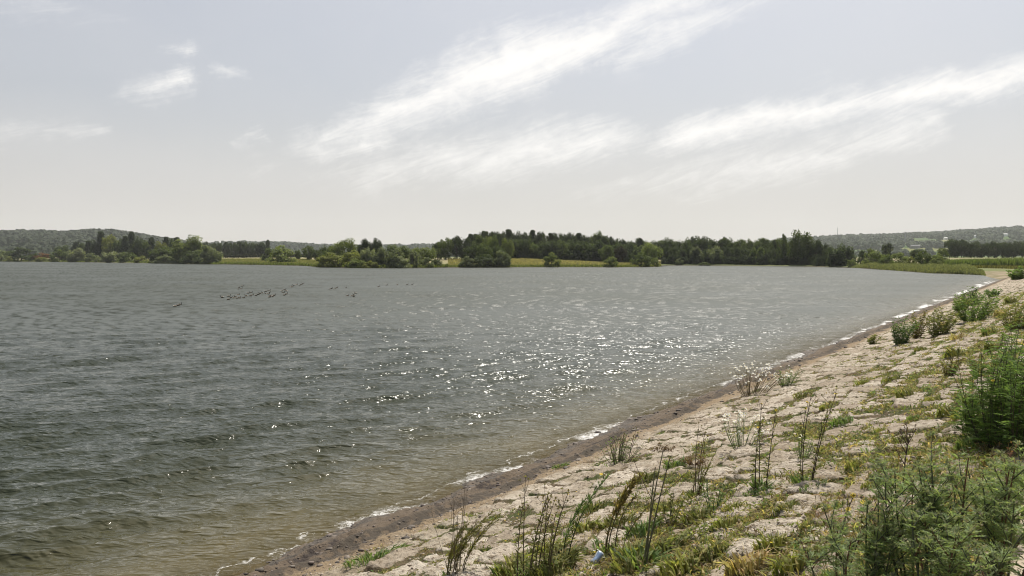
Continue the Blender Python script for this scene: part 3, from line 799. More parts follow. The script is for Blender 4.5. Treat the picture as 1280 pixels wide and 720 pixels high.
for px in np.arange(830, 1062, 6.4):
    tree('wood_tree', random.choice(['bush', 'broad']), px + random.uniform(-2, 2), 306 + random.uniform(-3, 5), random.uniform(13, 19), shore_depth(max(px, 835)) + random.uniform(14, 24), random.choice([DK, PINE, DK]),
         'dark shaded tree at the water in the right-hand wood', 'tree', 'waterside trees of the right-hand wood')
for px in np.arange(832, 1060, 4.6):
    tree('wood_tree', 'bush', px + random.uniform(-1, 1), 318 + random.uniform(-3, 4), random.uniform(10, 15), shore_depth(max(px, 835)) + random.uniform(5, 9), random.choice([PINE, DK, PINE]),
         'low dark shrub overhanging the water along the right-hand wood', 'shrub', 'waterside shrubs of the right-hand wood')

# --- hedge at the back of the left meadow
def leaf_strip(name, pts, width, hgt, n, size, col, kind='stuff', seed=1, mat=None):
    r = np.random.default_rng(seed); pts = np.array(pts, float)
    L = np.concatenate([[0], np.cumsum(np.linalg.norm(np.diff(pts, axis=0), axis=1))])
    s = r.uniform(0, L[-1], n); x = np.interp(s, L, pts[:, 0]); y = np.interp(s, L, pts[:, 1])
    x = x + r.uniform(-width, width, n) * .3; y = y + r.uniform(-.5, .5, n) * width
    h = hgt * (1 + 0.3 * fbm(x * .15, y * .15, 2))
    z = ground_h(x, y) + h * r.uniform(0, 1, n) ** 0.7
    nn = r.normal(size=(n, 3)) + np.array([0, -.4, .5]); nn /= np.linalg.norm(nn, axis=1, keepdims=True)
    v, f = leaf_quads(np.stack([x, y, z], -1), nn, size, r)
    o = mesh_np(name, v, f, mat or M_CROWN, attrs={'rnd': np.repeat(r.uniform(0, 1, n), 4)}); o.color = (*col, 1)
    return o
def at(px, Y): return ((px - 640) / F * Y, Y)
h = leaf_strip('hedge', [at(278, 585), at(340, 575), at(402, 560)], 3, 2.2, 2600, 0.5, (0.030, 0.032, 0.020))
tag(h, 'long low dark clipped hedge along the back of the left meadow', 'hedge')
# --- fringe of sedge along the far waterline, reed bed, maize
def blades(name, x, y, z, h, w, col, lean=0.25, seed=2, jitter=0.35):
    r = np.random.default_rng(seed); n = len(x)
    a = r.uniform(0, 6.28, n); dx, dy = np.cos(a) * w, np.sin(a) * w
    lx, ly = r.normal(0.12, lean, n) * h, r.normal(0, lean, n) * h
    p = np.stack([x, y, z], -1)
    v = np.stack([p + np.stack([-dx, -dy, 0 * dx], -1), p + np.stack([dx, dy, 0 * dx], -1), p + np.stack([dx * .8 + lx * .4, dy * .8 + ly * .4, h * .6], -1), p + np.stack([lx, ly, h], -1), p + np.stack([-dx * .8 + lx * .4, -dy * .8 + ly * .4, h * .6], -1)], 1)
    i = (np.arange(n) * 5)[:, None]
    f4 = i + np.array([[0, 1, 2, 4]]); f3 = i + np.array([[4, 2, 3]])
    o = mesh_np(name, v.reshape(-1, 3), [f4, f3], M_CROWN, attrs={'rnd': np.repeat(np.clip(0.5 + r.normal(0, jitter, n), 0, 1), 5)}); o.color = (*col, 1)
    return o
def along_shore(p0, p1, n, lo, hi, seed):
    r = np.random.default_rng(seed); px = r.uniform(p0, p1, n)
    Y = np.array([shore_depth(q) for q in px]) + r.uniform(lo, hi, n)
    x = (px - 640) / F * Y
    return x, Y, r
x, y, r = along_shore(-60, 560, 9000, 0.2, 5, 4)
tag(blades('shore_sedge', x, y, ground_h(x, y) - .05, r.uniform(.5, 1.3, len(x)), 0.14, (0.13, 0.15, 0.055)), kind='stuff')
x, y, r = along_shore(545, 826, 6000, 0.6, 5, 5)
tag(blades('shore_sedge', x, y, ground_h(x, y) - .05, r.uniform(.3, .8, len(x)), 0.12, (0.15, 0.165, 0.06)), kind='stuff')
x, y, r = along_shore(560, 826, 26000, 5, 66, 6)
tag(blades('meadow_grass', x, y, ground_h(x, y) - .05, r.uniform(.35, .8, len(x)), 0.12, (0.27, 0.235, 0.135)), kind='stuff')
x, y, r = along_shore(268, 415, 26000, 5, 120, 7)
tag(blades('meadow_grass', x, y, ground_h(x, y) - .05, r.uniform(.3, .7, len(x)), 0.13, (0.19, 0.185, 0.09)), kind='stuff')
# reeds in the bay corner
r = np.random.default_rng(8); n = 42000
px = r.uniform(1060, 1232, n)
Ys = np.array([shore_depth(q) for q in px]); back = np.interp(px, [1060, 1100, 1180, 1215, 1232], [6, 22, 34, 22, 3])
Y = Ys + (r.uniform(0, 1, n) ** 1.3) * back
x = (px - 640) / F * Y
tag(blades('reed_bed', x, Y, ground_h(x, Y) - .1, r.uniform(1.0, 2.1, n) * np.interp(px, [1060, 1085, 1205, 1232], [.4, 1, 1, .35]) * (0.75 + 0.3 * perlin(x * .12, Y * .12)) * np.clip(.55 + (Y - Ys) / 8, .55, 1), 0.08, (0.20, 0.205, 0.115), 0.12), kind='stuff')
# maize / tall green crop on the right
n = 26000; px = r.uniform(1166, 1420, n); Y = np.interp(px, [1166, 1200, 1240, 1280, 1420], [262, 240, 222, 208, 180]) + r.uniform(0, 1, n) ** 1.5 * 26
x = (px - 640) / F * Y; hh = r.uniform(1.7, 2.5, n) * np.interp(px, [1166, 1200, 1280, 1420], [0.8, 1.0, 1.05, 1.1])
tag(blades('maize', x, Y, ground_h(x, Y) - .1, hh, 0.11, (0.14, 0.175, 0.065), 0.16, 9), kind='stuff')
n = 9000; px = r.uniform(1195, 1420, n); Y = np.interp(px, [1166, 1200, 1240, 1280, 1420], [262, 240, 222, 208, 180]) - r.uniform(0, 10, n)
x = (px - 640) / F * Y
tag(blades('rough_grass', x, Y, ground_h(x, Y) - .05, r.uniform(.3, .9, n), 0.10, (0.14, 0.13, 0.05), 0.2, 10), kind='stuff')

# ------------------------------------------------------------------ pylon, mast, farm sheds on the far hills
M_STEEL, nt_ = new_mat('galvanised_steel'); finish(nt_, principled(nt_, (0.20, 0.21, 0.21), 0.6, 0.4))
M_WHITE, nt_ = new_mat('pale_sheet_wall'); finish(nt_, principled(nt_, (0.72, 0.71, 0.68), 0.7, 0.3))
M_GREYR, nt_ = new_mat('grey_sheet_roof'); finish(nt_, principled(nt_, (0.17, 0.17, 0.165), 0.9, 0.1))
def bars(segs, rad):
    V, Fq, o = [], [], 0
    for a, b in segs:
        v, f = tube_np([a, b], [rad, rad], 4); V.append(v); Fq.append(f + o); o += len(v)
    return np.concatenate(V), np.concatenate(Fq)
def lattice(name, px, top, zat, s, label, wide=3.4, arms=True):
    x, y, z = [float(q[0]) for q in zat(np.array([float(px)]), np.array([s]))]
    H = CAMZ + (HOR - top) / F * y - z
    root = empty(name, (x, y, z)); tag(root, label, 'pylon' if arms else 'mast')
    seg = []; lv = np.linspace(0, 1, 9)
    wd = lambda k: wide * (1 - k) ** 1.2 + 0.35
    for a, b in zip(lv[:-1], lv[1:]):
        for sx, sy in ((1, 1), (1, -1), (-1, -1), (-1, 1)):
            seg.append(((sx * wd(a), sy * wd(a), a * H), (sx * wd(b), sy * wd(b), b * H)))
            seg.append(((sx * wd(a), sy * wd(a), a * H), (-sy * wd(b), sx * wd(b), b * H)))
    v, f = bars(seg, 0.22); mesh_np('lattice_tower', v, f, M_STEEL, root)
    if arms:
        for k, L in ((0.68, 6.5), (0.81, 8.0), (0.93, 5.5)):
            v, f = bars([((-L, 0, k * H), (L, 0, k * H)), ((-L, 0, k * H), (0, 0, k * H + 2)), ((L, 0, k * H), (0, 0, k * H + 2))], 0.2)
            mesh_np('crossarm', v, f, M_STEEL, root)
lattice('electricity_pylon', 1130.5, 289.5, hill_r, 0.42, 'grey lattice electricity pylon standing before the far right hill')
lattice('radio_mast', 1046, 284.5, hill_r, 1.0, 'thin lattice mast on the skyline of the far right hill', 0.9, False)
def shed(px, s, L, Wd, Hh, wall, roof, label):
    x, y, z = [float(q[0]) for q in hill_r(np.array([float(px)]), np.array([s]))]
    root = empty('farm_shed', (x, y, z + 3), random.uniform(-.2, .2)); tag(root, label, 'shed', None)
    a, b = L / 2, Wd / 2
    v = [(-a, -b, -8), (a, -b, -8), (a, b, -8), (-a, b, -8), (-a, -b, Hh), (a, -b, Hh), (a, b, Hh), (-a, b, Hh), (-a, 0, Hh + b * .4), (a, 0, Hh + b * .4)]
    mesh_np('wall', v, [np.array([[0, 1, 5, 4], [1, 2, 6, 5], [2, 3, 7, 6], [3, 0, 4, 7]]), np.array([[4, 7, 8], [6, 5, 9]])], wall, root)
    e = .5; g = Hh + .15
    v = [(-a - e, -b - e, g - .2), (a + e, -b - e, g - .2), (a + e, 0, g + b * .4), (-a - e, 0, g + b * .4), (-a - e, b + e, g - .2), (a + e, b + e, g - .2)]
    v += [(p[0], p[1], p[2] + .25) for p in v]
    mesh_np('roof', v, np.array([[6, 7, 8, 9], [9, 8, 11, 10], [0, 3, 2, 1], [3, 4, 5, 2], [0, 1, 7, 6], [4, 10, 11, 5]]), roof, root)
shed(1255, 0.50, 15, 9, 3.2, M_WHITE, M_WHITE, 'bright white long shed on the far right hill')
shed(1218, 0.50, 7, 6, 3, M_WHITE, M_WHITE, 'small white house on the far right hill, between the other two white buildings')
shed(1181, 0.46, 9, 7, 3, M_WHITE, M_WHITE, 'small white house on the far right hill nearest the pylon')
shed(1143, 0.26, 20, 12, 3, M_GREYR, M_GREYR, 'long grey-roofed barn low on the hill below the pylon')
for kind in PROTO:
    for pair in PROTO[kind]:
        for o in pair:
            if o.name not in PROTO_USED: bpy.data.objects.remove(o)
# ------------------------------------------------------------------ plants on the dam
WIND = np.array([0.93, 0.30, 0.0])
class Plant:
    """collects stems and leaves of one plant (local coordinates, base at the origin)"""
    def __init__(s, seed): s.r = np.random.default_rng(seed); s.sv, s.sf, s.sc, s.so = [], [], [], 0; s.L = []
    def path(s, base, d, L, bend, n=7):
        k = np.linspace(0, 1, n)[:, None]; d = np.array(d, float); d /= np.linalg.norm(d)
        return np.array(base) + L * (k * d + k * k * np.array(bend))
    def stem(s, pts, r0, r1, col, n=5):
        v, f = tube_np(pts, np.linspace(r0, r1, len(pts)), n)
        s.sv.append(v); s.sf.append(f + s.so); s.so += len(v)
        s.sc.append(np.tile(np.array(col) * s.r.uniform(.8, 1.2), (len(v), 1)))
    def leaves(s, P, Dr, L, W, col, var=0.25, droop=0.15, up=None):
        P = np.atleast_2d(P); n = len(P); Dr = Dr / (np.linalg.norm(Dr, axis=1, keepdims=True) + 1e-9)
        L = np.broadcast_to(np.asarray(L, float).reshape(-1, 1), (n, 1)); W = np.broadcast_to(np.asarray(W, float).reshape(-1, 1), (n, 1))
        nn = s.r.normal(size=(n, 3)) * 0.5 + np.array([0, 0, 1.0]) if up is None else up
        side = np.cross(Dr, nn); side /= np.linalg.norm(side, axis=1, keepdims=True) + 1e-9
        nr = np.cross(side, Dr)
        m = P + Dr * L * .45 + nr * L * .05
        v = np.stack([P, m + side * W * .5, P + Dr * L - np.array([0, 0, 1.0]) * L * droop, m - side * W * .5], 1)
        c = np.array(col)[None] * s.r.uniform(1 - var, 1 + var, (n, 1)) * (1 + s.r.normal(0, .06, (n, 3)))
        s.L.append((v, c))
    def build(s, root, leafname='foliage', stemname='stem'):
        if s.sv: mesh_np(stemname, np.concatenate(s.sv), np.concatenate(s.sf), M_PART, root, True, {'Col': np.clip(np.concatenate(s.sc), 0, 1)})
        if s.L:
            v = np.concatenate([a for a, _ in s.L]); c = np.concatenate([b for _, b in s.L])
            mesh_np(leafname, v.reshape(-1, 3), np.arange(len(v) * 4).reshape(-1, 4), M_LEAF, root, False, {'Col': np.clip(np.repeat(c, 4, 0), 0.003, 1)})

def unit(v): return v / (np.linalg.norm(v) + 1e-9)
FLOWER = {}
def flower(root, p, kind, size, d=(0, 0, 1)):
    """a flower head with ray petals, a mesh of its own"""
    if kind not in FLOWER:
        V, Fq, Cc = [], [], []
        petal, disc, n = {'yellow': ((0.75, 0.53, 0.03), (0.60, 0.36, 0.02), 12), 'white': ((0.78, 0.77, 0.70), (0.65, 0.48, 0.06), 12)}[kind]
        for q in range(n):
            a = 2 * math.pi * q / n; c, sn = math.cos(a), math.sin(a); o = len(V)
            V += [(c * .2 - sn * .06, sn * .2 + c * .06, .06), (c * .2 + sn * .06, sn * .2 - c * .06, .06), (c + sn * .13, sn - c * .13, .14), (c - sn * .13, sn + c * .13, .14)]
            Fq.append([o, o + 1, o + 2, o + 3]); Cc += [petal] * 4
        for i in range(3):
            for q in range(8):
                a = 2 * math.pi * q / 8; rr = (0.38, 0.28, 0.02)[i]; V.append((math.cos(a) * rr, math.sin(a) * rr, (0.02, .16, .22)[i])); Cc.append(disc)
        o = n * 4
        for i in range(2):
            for q in range(8): Fq.append([o + i * 8 + q, o + i * 8 + (q + 1) % 8, o + i * 8 + 8 + (q + 1) % 8, o + i * 8 + 8 + q])
        ob = mesh_np('flower', np.array(V), np.array(Fq), M_PART, root, False, {'Col': np.array(Cc)}); FLOWER[kind] = ob.data
    else:
        ob = bpy.data.objects.new('flower', FLOWER[kind]); C.objects.link(ob); ob.parent = root
    ob.location = p; ob.scale = (size,) * 3
    ob.rotation_euler = Vector(d).to_track_quat('Z', 'Y').to_euler()
    return ob

def plant_at(name, px, py, label, cat, group=None, sink=0.02):
    p = on_bank(px, py)
    D = p[0] * N[0] + p[1] * N[1] + OFF
    if D > CREST:                                              # on the level crest instead
        d = ray(px, py); k = (TOPZ + .03 - CAMZ) / d[2]; p = np.array([0, 0, CAMZ]) + d * k
    root = empty(name, (p[0], p[1], p[2] - sink)); tag(root, label, cat, group)
    return root, p[1] / F                                      # metres per photo pixel there

G_OLIVE, G_MID, G_DEEP, G_GREY, G_YEL, STRAW, BROWN, RED = (0.155, 0.160, 0.058), (0.135, 0.185, 0.066), (0.100, 0.145, 0.060), (0.205, 0.250, 0.125), (0.235, 0.235, 0.080), (0.40, 0.32, 0.17), (0.125, 0.092, 0.058), (0.14, 0.072, 0.042)

def base_tuft(P, n, h, w, col, lean=0.3):
    r = P.r; a = r.uniform(0, 6.28, n); k = r.uniform(0, 1, n) ** .7 * w
    pts = np.stack([np.cos(a) * k, np.sin(a) * k, np.full(n, 0.01)], 1)
    d = np.stack([np.cos(a) * .7, np.sin(a) * .7, r.uniform(.4, 1.5, n)], 1) + WIND * lean
    P.leaves(pts, d, h * r.uniform(.5, 1.2, n), h * r.uniform(.06, .16, n), col, .35, .25)

# tall thin seeding stems, few leaves, small dark heads, yellow flowers on some
def seed_stems(root, seed, h, nst, lean, spread, stemcol=BROWN, leafcol=G_OLIVE, yellow=2, tuft=G_MID, leafn=14):
    P = Plant(seed); r = P.r; tips = []
    for q in range(nst):
        a = r.uniform(0, 6.28); b = np.array([math.cos(a), math.sin(a), 0]) * spread * r.uniform(0, .5)
        L = h * r.uniform(.72, 1.0) if q else h
        pts = P.path(b, (math.cos(a) * .10, math.sin(a) * .10, 1), L, WIND * lean * r.uniform(.5, 1.3) + r.normal(0, .04, 3), 8)
        P.stem(pts, .0055, .0022, stemcol)
        for j in range(int(4 + 4 * r.uniform())):
            k = r.uniform(.55, .97); i = int(k * 7); p0 = pts[i] + (pts[min(i + 1, 7)] - pts[i]) * (k * 7 - i)
            d = unit(np.array([r.normal(), r.normal(), 1.5]))
            br = P.path(p0, d, L * r.uniform(.06, .16), (0, 0, .15), 4); P.stem(br, .002, .0012, stemcol, 4); tips.append(br[-1])
        tips.append(pts[-1])
        m = leafn; k = r.uniform(.05, .8, m); idx = np.clip((k * 7).astype(int), 0, 6); pp = pts[idx] + (pts[idx + 1] - pts[idx]) * (k * 7 - idx)[:, None]
        dd = np.stack([r.normal(size=m), r.normal(size=m), r.uniform(.1, .9, m)], 1)
        P.leaves(pp, dd, h * r.uniform(.05, .11, m), h * r.uniform(.012, .028, m), leafcol, .35, .3)
    T = np.array(tips)
    for q in range(7):                                          # heads of overlapping bracts
        d = r.normal(size=T.shape) * .8 + np.array([0, 0, 1.0])
        P.leaves(T, d, .020 * r.uniform(.7, 1.3, len(T)), .011, np.array(stemcol) * .9 + np.array(leafcol) * .4, .4, 0)
    base_tuft(P, 130, h * .17, spread * .9, tuft); base_tuft(P, 60, h * .10, spread * 1.5, G_OLIVE)
    P.build(root)
    for q in range(yellow):
        t = T[(q * 5 + len(T) - 1) % len(T)]; flower(root, tuple(t + np.array([0, 0, .008])), 'yellow', .016, (r.normal() * .4, -.3 + r.normal() * .3, 1))

# feathery leaning plumes
def plume(root, seed, h, nst, lean, spread, col=G_OLIVE, stemcol=(0.10, 0.085, 0.045), dense=150, start=.35, bare=0):
    P = Plant(seed); r = P.r
    for q in range(nst):
        a = r.uniform(0, 6.28); b = np.array([math.cos(a), math.sin(a), 0]) * spread * r.uniform(0, .5)
        L = h * r.uniform(.7, 1.05); pts = P.path(b, (math.cos(a) * .12, math.sin(a) * .12, 1), L, WIND * lean * r.uniform(.7, 1.3) - np.array([0, 0, .12]), 9)
        P.stem(pts, .0055, .0018, stemcol)
        if q < bare: continue
        m = dense; k = start + (1 - start) * r.uniform(0, 1, m); idx = np.clip((k * 8).astype(int), 0, 7)
        pp = pts[idx] + (pts[idx + 1] - pts[idx]) * (k * 8 - idx)[:, None]; tg = pts[idx + 1] - pts[idx]; tg /= np.linalg.norm(tg, axis=1, keepdims=True)
        off = r.normal(size=(m, 3)); off -= tg * (off * tg).sum(1, keepdims=True)
        pp = pp + off * .018 * (1.15 - k)[:, None] * h
        P.leaves(pp, tg * 1.0 + off * .35 + np.array([0, 0, .1]), h * .065 * r.uniform(.5, 1.3, m) * (1.2 - .5 * k), h * .011, col, .4, .1)
        m = 18; k = r.uniform(.03, .5, m); idx = np.clip((k * 8).astype(int), 0, 7); pp = pts[idx] + (pts[idx + 1] - pts[idx]) * (k * 8 - idx)[:, None]
        P.leaves(pp, np.stack([r.normal(size=m), r.normal(size=m), r.uniform(.2, 1, m)], 1), h * .08 * r.uniform(.5, 1.2, m), h * .014, np.array(col) * .9, .35, .3)
    base_tuft(P, 50, h * .16, spread, G_MID)
    P.build(root)

# leafy bush of many stems; fern=True gives leaflet pairs along each leaf
def bush(root, seed, h, w, nst, lean, col, leafL=.06, leafW=.014, per=26, fern=False, stemcol=None, flowers=None, nfl=0, fsize=1.0):
    P = Plant(seed); r = P.r; tips = []
    for q in range(nst):
        a = r.uniform(0, 6.28); k0 = r.uniform(0, 1) ** .6
        b = np.array([math.cos(a), math.sin(a), 0]) * w * .30 * k0
        L = h * (1.06 - .62 * k0 * r.uniform(.1, 1.15)); out = .80 * k0 * w / max(h, .01)
        pts = P.path(b, (math.cos(a) * out, math.sin(a) * out, 1), L, WIND * lean * r.uniform(.4, 1.4) + r.normal(0, .05, 3), 8)
        P.stem(pts, .0045, .0018, stemcol or np.array(col) * .8)
        tips.append(pts[-1])
        m = per; k = r.uniform(.02, 1.0, m); idx = np.clip((k * 7).astype(int), 0, 6)
        pp = pts[idx] + (pts[idx + 1] - pts[idx]) * (k * 7 - idx)[:, None]
        th = r.uniform(0, 6.28, m); dd = np.stack([np.cos(th), np.sin(th), r.uniform(.1, 1.0, m)], 1) + WIND * lean * .6
        c = np.array(col) * r.uniform(.75, 1.25)
        if not fern: P.leaves(pp, dd, leafL * r.uniform(.5, 1.3, m), leafW * r.uniform(.7, 1.3, m), c, .3, .2)
        else:
            dd /= np.linalg.norm(dd, axis=1, keepdims=True); LL = leafL * r.uniform(.6, 1.25, m) * (1.15 - .5 * k)
            side = np.cross(dd, np.array([0, 0, 1.0])); side /= np.linalg.norm(side, axis=1, keepdims=True) + 1e-9
            for s_ in np.linspace(.15, 1.0, 7):
                q_ = pp + dd * (LL * s_)[:, None] - np.array([0, 0, 1.0]) * (LL * .25 * s_ * s_)[:, None]
                for sg in (1, -1): P.leaves(q_, side * sg + dd * .75, LL * .30 * (1.15 - .8 * abs(s_ - .45)), leafW, c, .25, .12)
    P.build(root)
    T = np.array(tips)
    for q in range(nfl):
        t = T[q % len(T)] + r.normal(0, .02 if q < len(T) else .05, 3) * np.array([1, 1, .6]); flower(root, tuple(t), flowers, r.uniform(.012, .018) * fsize, (r.normal() * .4, -.4 + r.normal() * .3, 1))

# spiny thistle: branching stems, lobed spiny leaves, globular spiny heads
def thistle(root, seed, h, nst, lean=.12, spread=.12, col=G_GREY, out=.45):
    P = Plant(seed); r = P.r; heads = []
    def spiny(pp, dd, LL):
        m = len(pp); dd = dd / np.linalg.norm(dd, axis=1, keepdims=True)
        side = np.cross(dd, np.array([0, 0, 1.0])); side /= np.linalg.norm(side, axis=1, keepdims=True) + 1e-9
        P.leaves(pp, dd, LL, LL * .085, np.array(col) * 1.1, .2, .18)
        for s_ in (.2, .38, .56, .74):
            q_ = pp + dd * (LL * s_)[:, None] - np.array([0, 0, 1.0]) * (LL * .16 * s_ * s_)[:, None]
            for sg in (1, -1):
                P.leaves(q_, side * sg + dd * .8 + r.normal(0, .2, (m, 3)), LL * .40 * (1.1 - .6 * s_), LL * .062, np.array(col) * 1.05, .25, -.05)
    def grow(p0, d, L, lean_, rad, lvl):
        pts = P.path(p0, d, L, WIND * lean_ + r.normal(0, .05, 3), 8)
        P.stem(pts, rad, rad * .45, (0.075, 0.085, 0.045) if r.uniform() < .8 else RED)
        m = int(15 * L / .5) + 5; k = r.uniform(.05, .97, m); idx = np.clip((k * 7).astype(int), 0, 6)
        pp = pts[idx] + (pts[idx + 1] - pts[idx]) * (k * 7 - idx)[:, None]; th = r.uniform(0, 6.28, m)
        spiny(pp, np.stack([np.cos(th), np.sin(th), r.uniform(.25, 1.1, m)], 1), r.uniform(.06, .125, m) * (1.15 - .5 * k))
        heads.append(pts[-1])
        if lvl:
            for j in range(r.integers(3, 6)):
                k = r.uniform(.35, .9); i = min(int(k * 7), 6); q0 = pts[i] + (pts[i + 1] - pts[i]) * (k * 7 - i); a = r.uniform(0, 6.28)
                grow(q0, (math.cos(a) * .8, math.sin(a) * .8, 1.0), L * r.uniform(.22, .42), .1, rad * .6, lvl - 1)
    for q in range(nst):
        a = r.uniform(0, 6.28); k = r.uniform(0, 1) ** .5
        grow(np.array([math.cos(a), math.sin(a), 0]) * spread * k, (math.cos(a) * out * k, math.sin(a) * out * k, 1), h * r.uniform(.68, 1.02), lean, .0065, 1)
    P.build(root)
    for q, t in enumerate(heads):                                # spiny heads, each a part
        if 'head' not in FLOWER:
            H = Plant(997); hr = H.r
            d = hr.normal(size=(26, 3)); d[:, 2] = np.abs(d[:, 2]) * .9 - .15; d /= np.linalg.norm(d, axis=1, keepdims=True)
            H.leaves(d * .004, d, .024 * hr.uniform(.7, 1.2, 26), .009, (0.20, 0.22, 0.155), .3, 0); H.build(root, 'flower_head')
            ob = [c for c in root.children if c.name.startswith('flower_head')][0]; FLOWER['head'] = ob.data
        else:
            ob = bpy.data.objects.new('flower_head', FLOWER['head']); C.objects.link(ob); ob.parent = root
        ob.location = tuple(t); ob.rotation_euler = (r.normal() * .3, r.normal() * .3, r.uniform(0, 6)); k = r.uniform(.75, 1.2); ob.scale = (k, k, k)

def dead_stem(root, seed, h, lean, col=BROWN, nb=6):
    P = Plant(seed); r = P.r
    pts = P.path((0, 0, 0), (0, 0, 1), h, WIND * lean, 8); P.stem(pts, .006, .0025, col)
    tips = []
    for j in range(nb):
        k = r.uniform(.3, .9); i = min(int(k * 7), 6); q0 = pts[i] + (pts[i + 1] - pts[i]) * (k * 7 - i); a = r.uniform(0, 6.28)
        br = P.path(q0, (math.cos(a) * .6, math.sin(a) * .6, 1), h * r.uniform(.18, .4), (0, 0, .1), 6); P.stem(br, .0035, .0013, col, 4); tips.append(br[-1])
        for z in range(3):
            b2 = P.path(br[r.integers(2, 5)], (r.normal(), r.normal(), 1.2), h * r.uniform(.05, .12), (0, 0, .1), 4); P.stem(b2, .0018, .001, col, 4); tips.append(b2[-1])
    T = np.array(tips)
    for q in range(4): P.leaves(T, r.normal(size=T.shape) + np.array([0, 0, .6]), .018, .008, np.array(col) * 1.3, .4, 0)
    P.build(root, 'foliage')

def umbel(root, seed, h):
    P = Plant(seed); r = P.r; heads = []
    for q, (k, dx) in enumerate(((1.0, .10), (.97, .16), (.86, .02))):
        pts = P.path((q * .012 - .01, 0, 0), (.02 + dx, .02, 1), h * k, WIND * .05, 8); P.stem(pts, .0075, .0035, (0.12, 0.115, 0.065)); heads.append(pts[-1])
        if q == 0:
            for sgn in (1, 1, -.4):
                b = P.path(pts[4], (1.1 * sgn, .2, .75), h * .42, (.05, 0, .15), 7); P.stem(b, .003, .0015, BROWN, 4); heads.append(b[-1])
    H = []
    for hd in heads[:3]:
        for j in range(15):
            a = r.uniform(0, 6.28); rr = r.uniform(.03, .10)
            b = P.path(hd, (math.cos(a) * rr, math.sin(a) * rr, .06), .001, (0, 0, 0), 2)
            e = hd + np.array([math.cos(a) * rr, math.sin(a) * rr, r.uniform(.02, .045)]); P.stem(np.array([hd, (hd + e) / 2 + np.array([0, 0, -.006]), e]), .0016, .001, BROWN, 4); H += [e + r.normal(0, .007, 3) for _ in range(7)]
    base_tuft(P, 110, h * .22, .16, G_MID)
    P.build(root)
    for w_ in range(3):
        Q = Plant(seed + w_); Hw = np.array(H[w_ * 105:(w_ + 1) * 105])
        for z in range(2): Q.leaves(Hw, Q.r.normal(size=Hw.shape), .013, .009, (0.12, 0.075, 0.045), .4, 0)
        Q.build(root, 'seed_umbel')

# ---- the named individuals, at their photo positions
r_, s = plant_at('mugwort', 570, 722, 'brownish-green mugwort with leaning plumes at the muddy edge, with thin bare dead stems', 'weed')
plume(r_, 1, 96 * s, 9, .55, .16, (0.165, 0.150, 0.055), dense=150, start=.3, bare=0)
P = Plant(77)
for q in range(8):
    a = P.r.uniform(0, 6.28); pts = P.path((math.cos(a) * .05, math.sin(a) * .05, 0), (math.cos(a) * .25 - .12, math.sin(a) * .2, 1), s * P.r.uniform(90, 128), WIND * .05, 7); P.stem(pts, .0028, .001, BROWN, 4)
    for j in range(4):
        b = P.path(pts[P.r.integers(3, 6)], (P.r.normal(), P.r.normal(), 1.3), s * 18, (0, 0, .1), 4); P.stem(b, .0014, .0008, BROWN, 4)
P.build(r_, stemname='dead_stem')
r_, s = plant_at('thistle_stalk', 655, 722, 'clump of thin dark seeding stalks at the bottom edge, left of the litter', 'weed'); seed_stems(r_, 2, 118 * s, 6, .12, .30, leafcol=G_OLIVE, yellow=0, leafn=44)
r_, s = plant_at('thistle_stalk', 683, 718, 'second thin dark stalk clump, leaning, beside the yellow-topped leaning weed', 'weed'); seed_stems(r_, 3, 108 * s, 4, .16, .22, leafcol=G_OLIVE, yellow=0, leafn=40)
r_, s = plant_at('groundsel', 706, 705, 'green leaning feathery weed with one yellow flower head at its tip', 'weed'); plume(r_, 4, 128 * s, 2, .42, .06, (0.120, 0.165, 0.075), stemcol=(0.06, 0.07, 0.03), dense=170, start=.35)
flower(r_, (.42 * 128 * s * .88, .12 * 128 * s, 128 * s * .89), 'yellow', .015, (0, -.6, 1))
r_, s = plant_at('mugwort', 757, 688, 'tall brown plume bending over the stones between the leaning green weed and the umbel stalk', 'weed'); plume(r_, 5, 132 * s, 3, .40, .10, (0.180, 0.140, 0.060), dense=170, start=.45)
r_, s = plant_at('mugwort', 772, 690, 'shorter thin plume close behind the tall brown plume', 'weed'); plume(r_, 6, 100 * s, 2, .5, .08, (0.170, 0.150, 0.065), dense=120, start=.5)
r_, s = plant_at('hogweed', 806, 706, 'tall hogweed seed stalk with brown flat umbel above a green tuft', 'weed'); umbel(r_, 7, 148 * s)
r_, s = plant_at('dock_weed', 872, 622, 'reddish-based green weed with thin brown seed heads on the stone courses', 'weed'); plume(r_, 8, 66 * s, 4, .25, .12, (0.160, 0.165, 0.065), stemcol=RED, dense=80, start=.2)
seed_stems(r_, 81, 85 * s, 3, .1, .1, yellow=0, leafn=4, tuft=G_OLIVE)
r_, s = plant_at('spurge', 893, 640, 'small upright dark green weed with spread tips', 'weed'); bush(r_, 9, 44 * s, .14, 6, .1, G_DEEP, .05, .012, 26)
r_, s = plant_at('spurge', 838, 655, 'low yellow-green leafy weed right of the hogweed stalk', 'weed'); bush(r_, 10, 40 * s, .26, 12, .1, G_OLIVE, .05, .016, 20)
r_, s = plant_at('chamomile', 928, 561, 'bushy white-flowered chamomile between the hogweed and the ragworts', 'flowering weed'); bush(r_, 11, 46 * s, .42, 24, .2, G_GREY, .045, .007, 24, flowers='white', nfl=60, fsize=1.35)
r_, s = plant_at('ragwort', 952, 612, 'tall dark-stemmed ragwort with yellow flowers, the nearer of two to the lake', 'flowering weed'); seed_stems(r_, 12, 112 * s, 3, .06, .13, stemcol=(0.05, 0.035, 0.025), yellow=3, tuft=G_MID, leafn=40)
r_, s = plant_at('ragwort', 1008, 606, 'tall dark-stemmed ragwort with yellow flowers, the one farther up the bank', 'flowering weed'); seed_stems(r_, 13, 116 * s, 4, .18, .13, stemcol=(0.05, 0.035, 0.025), yellow=4, tuft=G_MID, leafn=44)
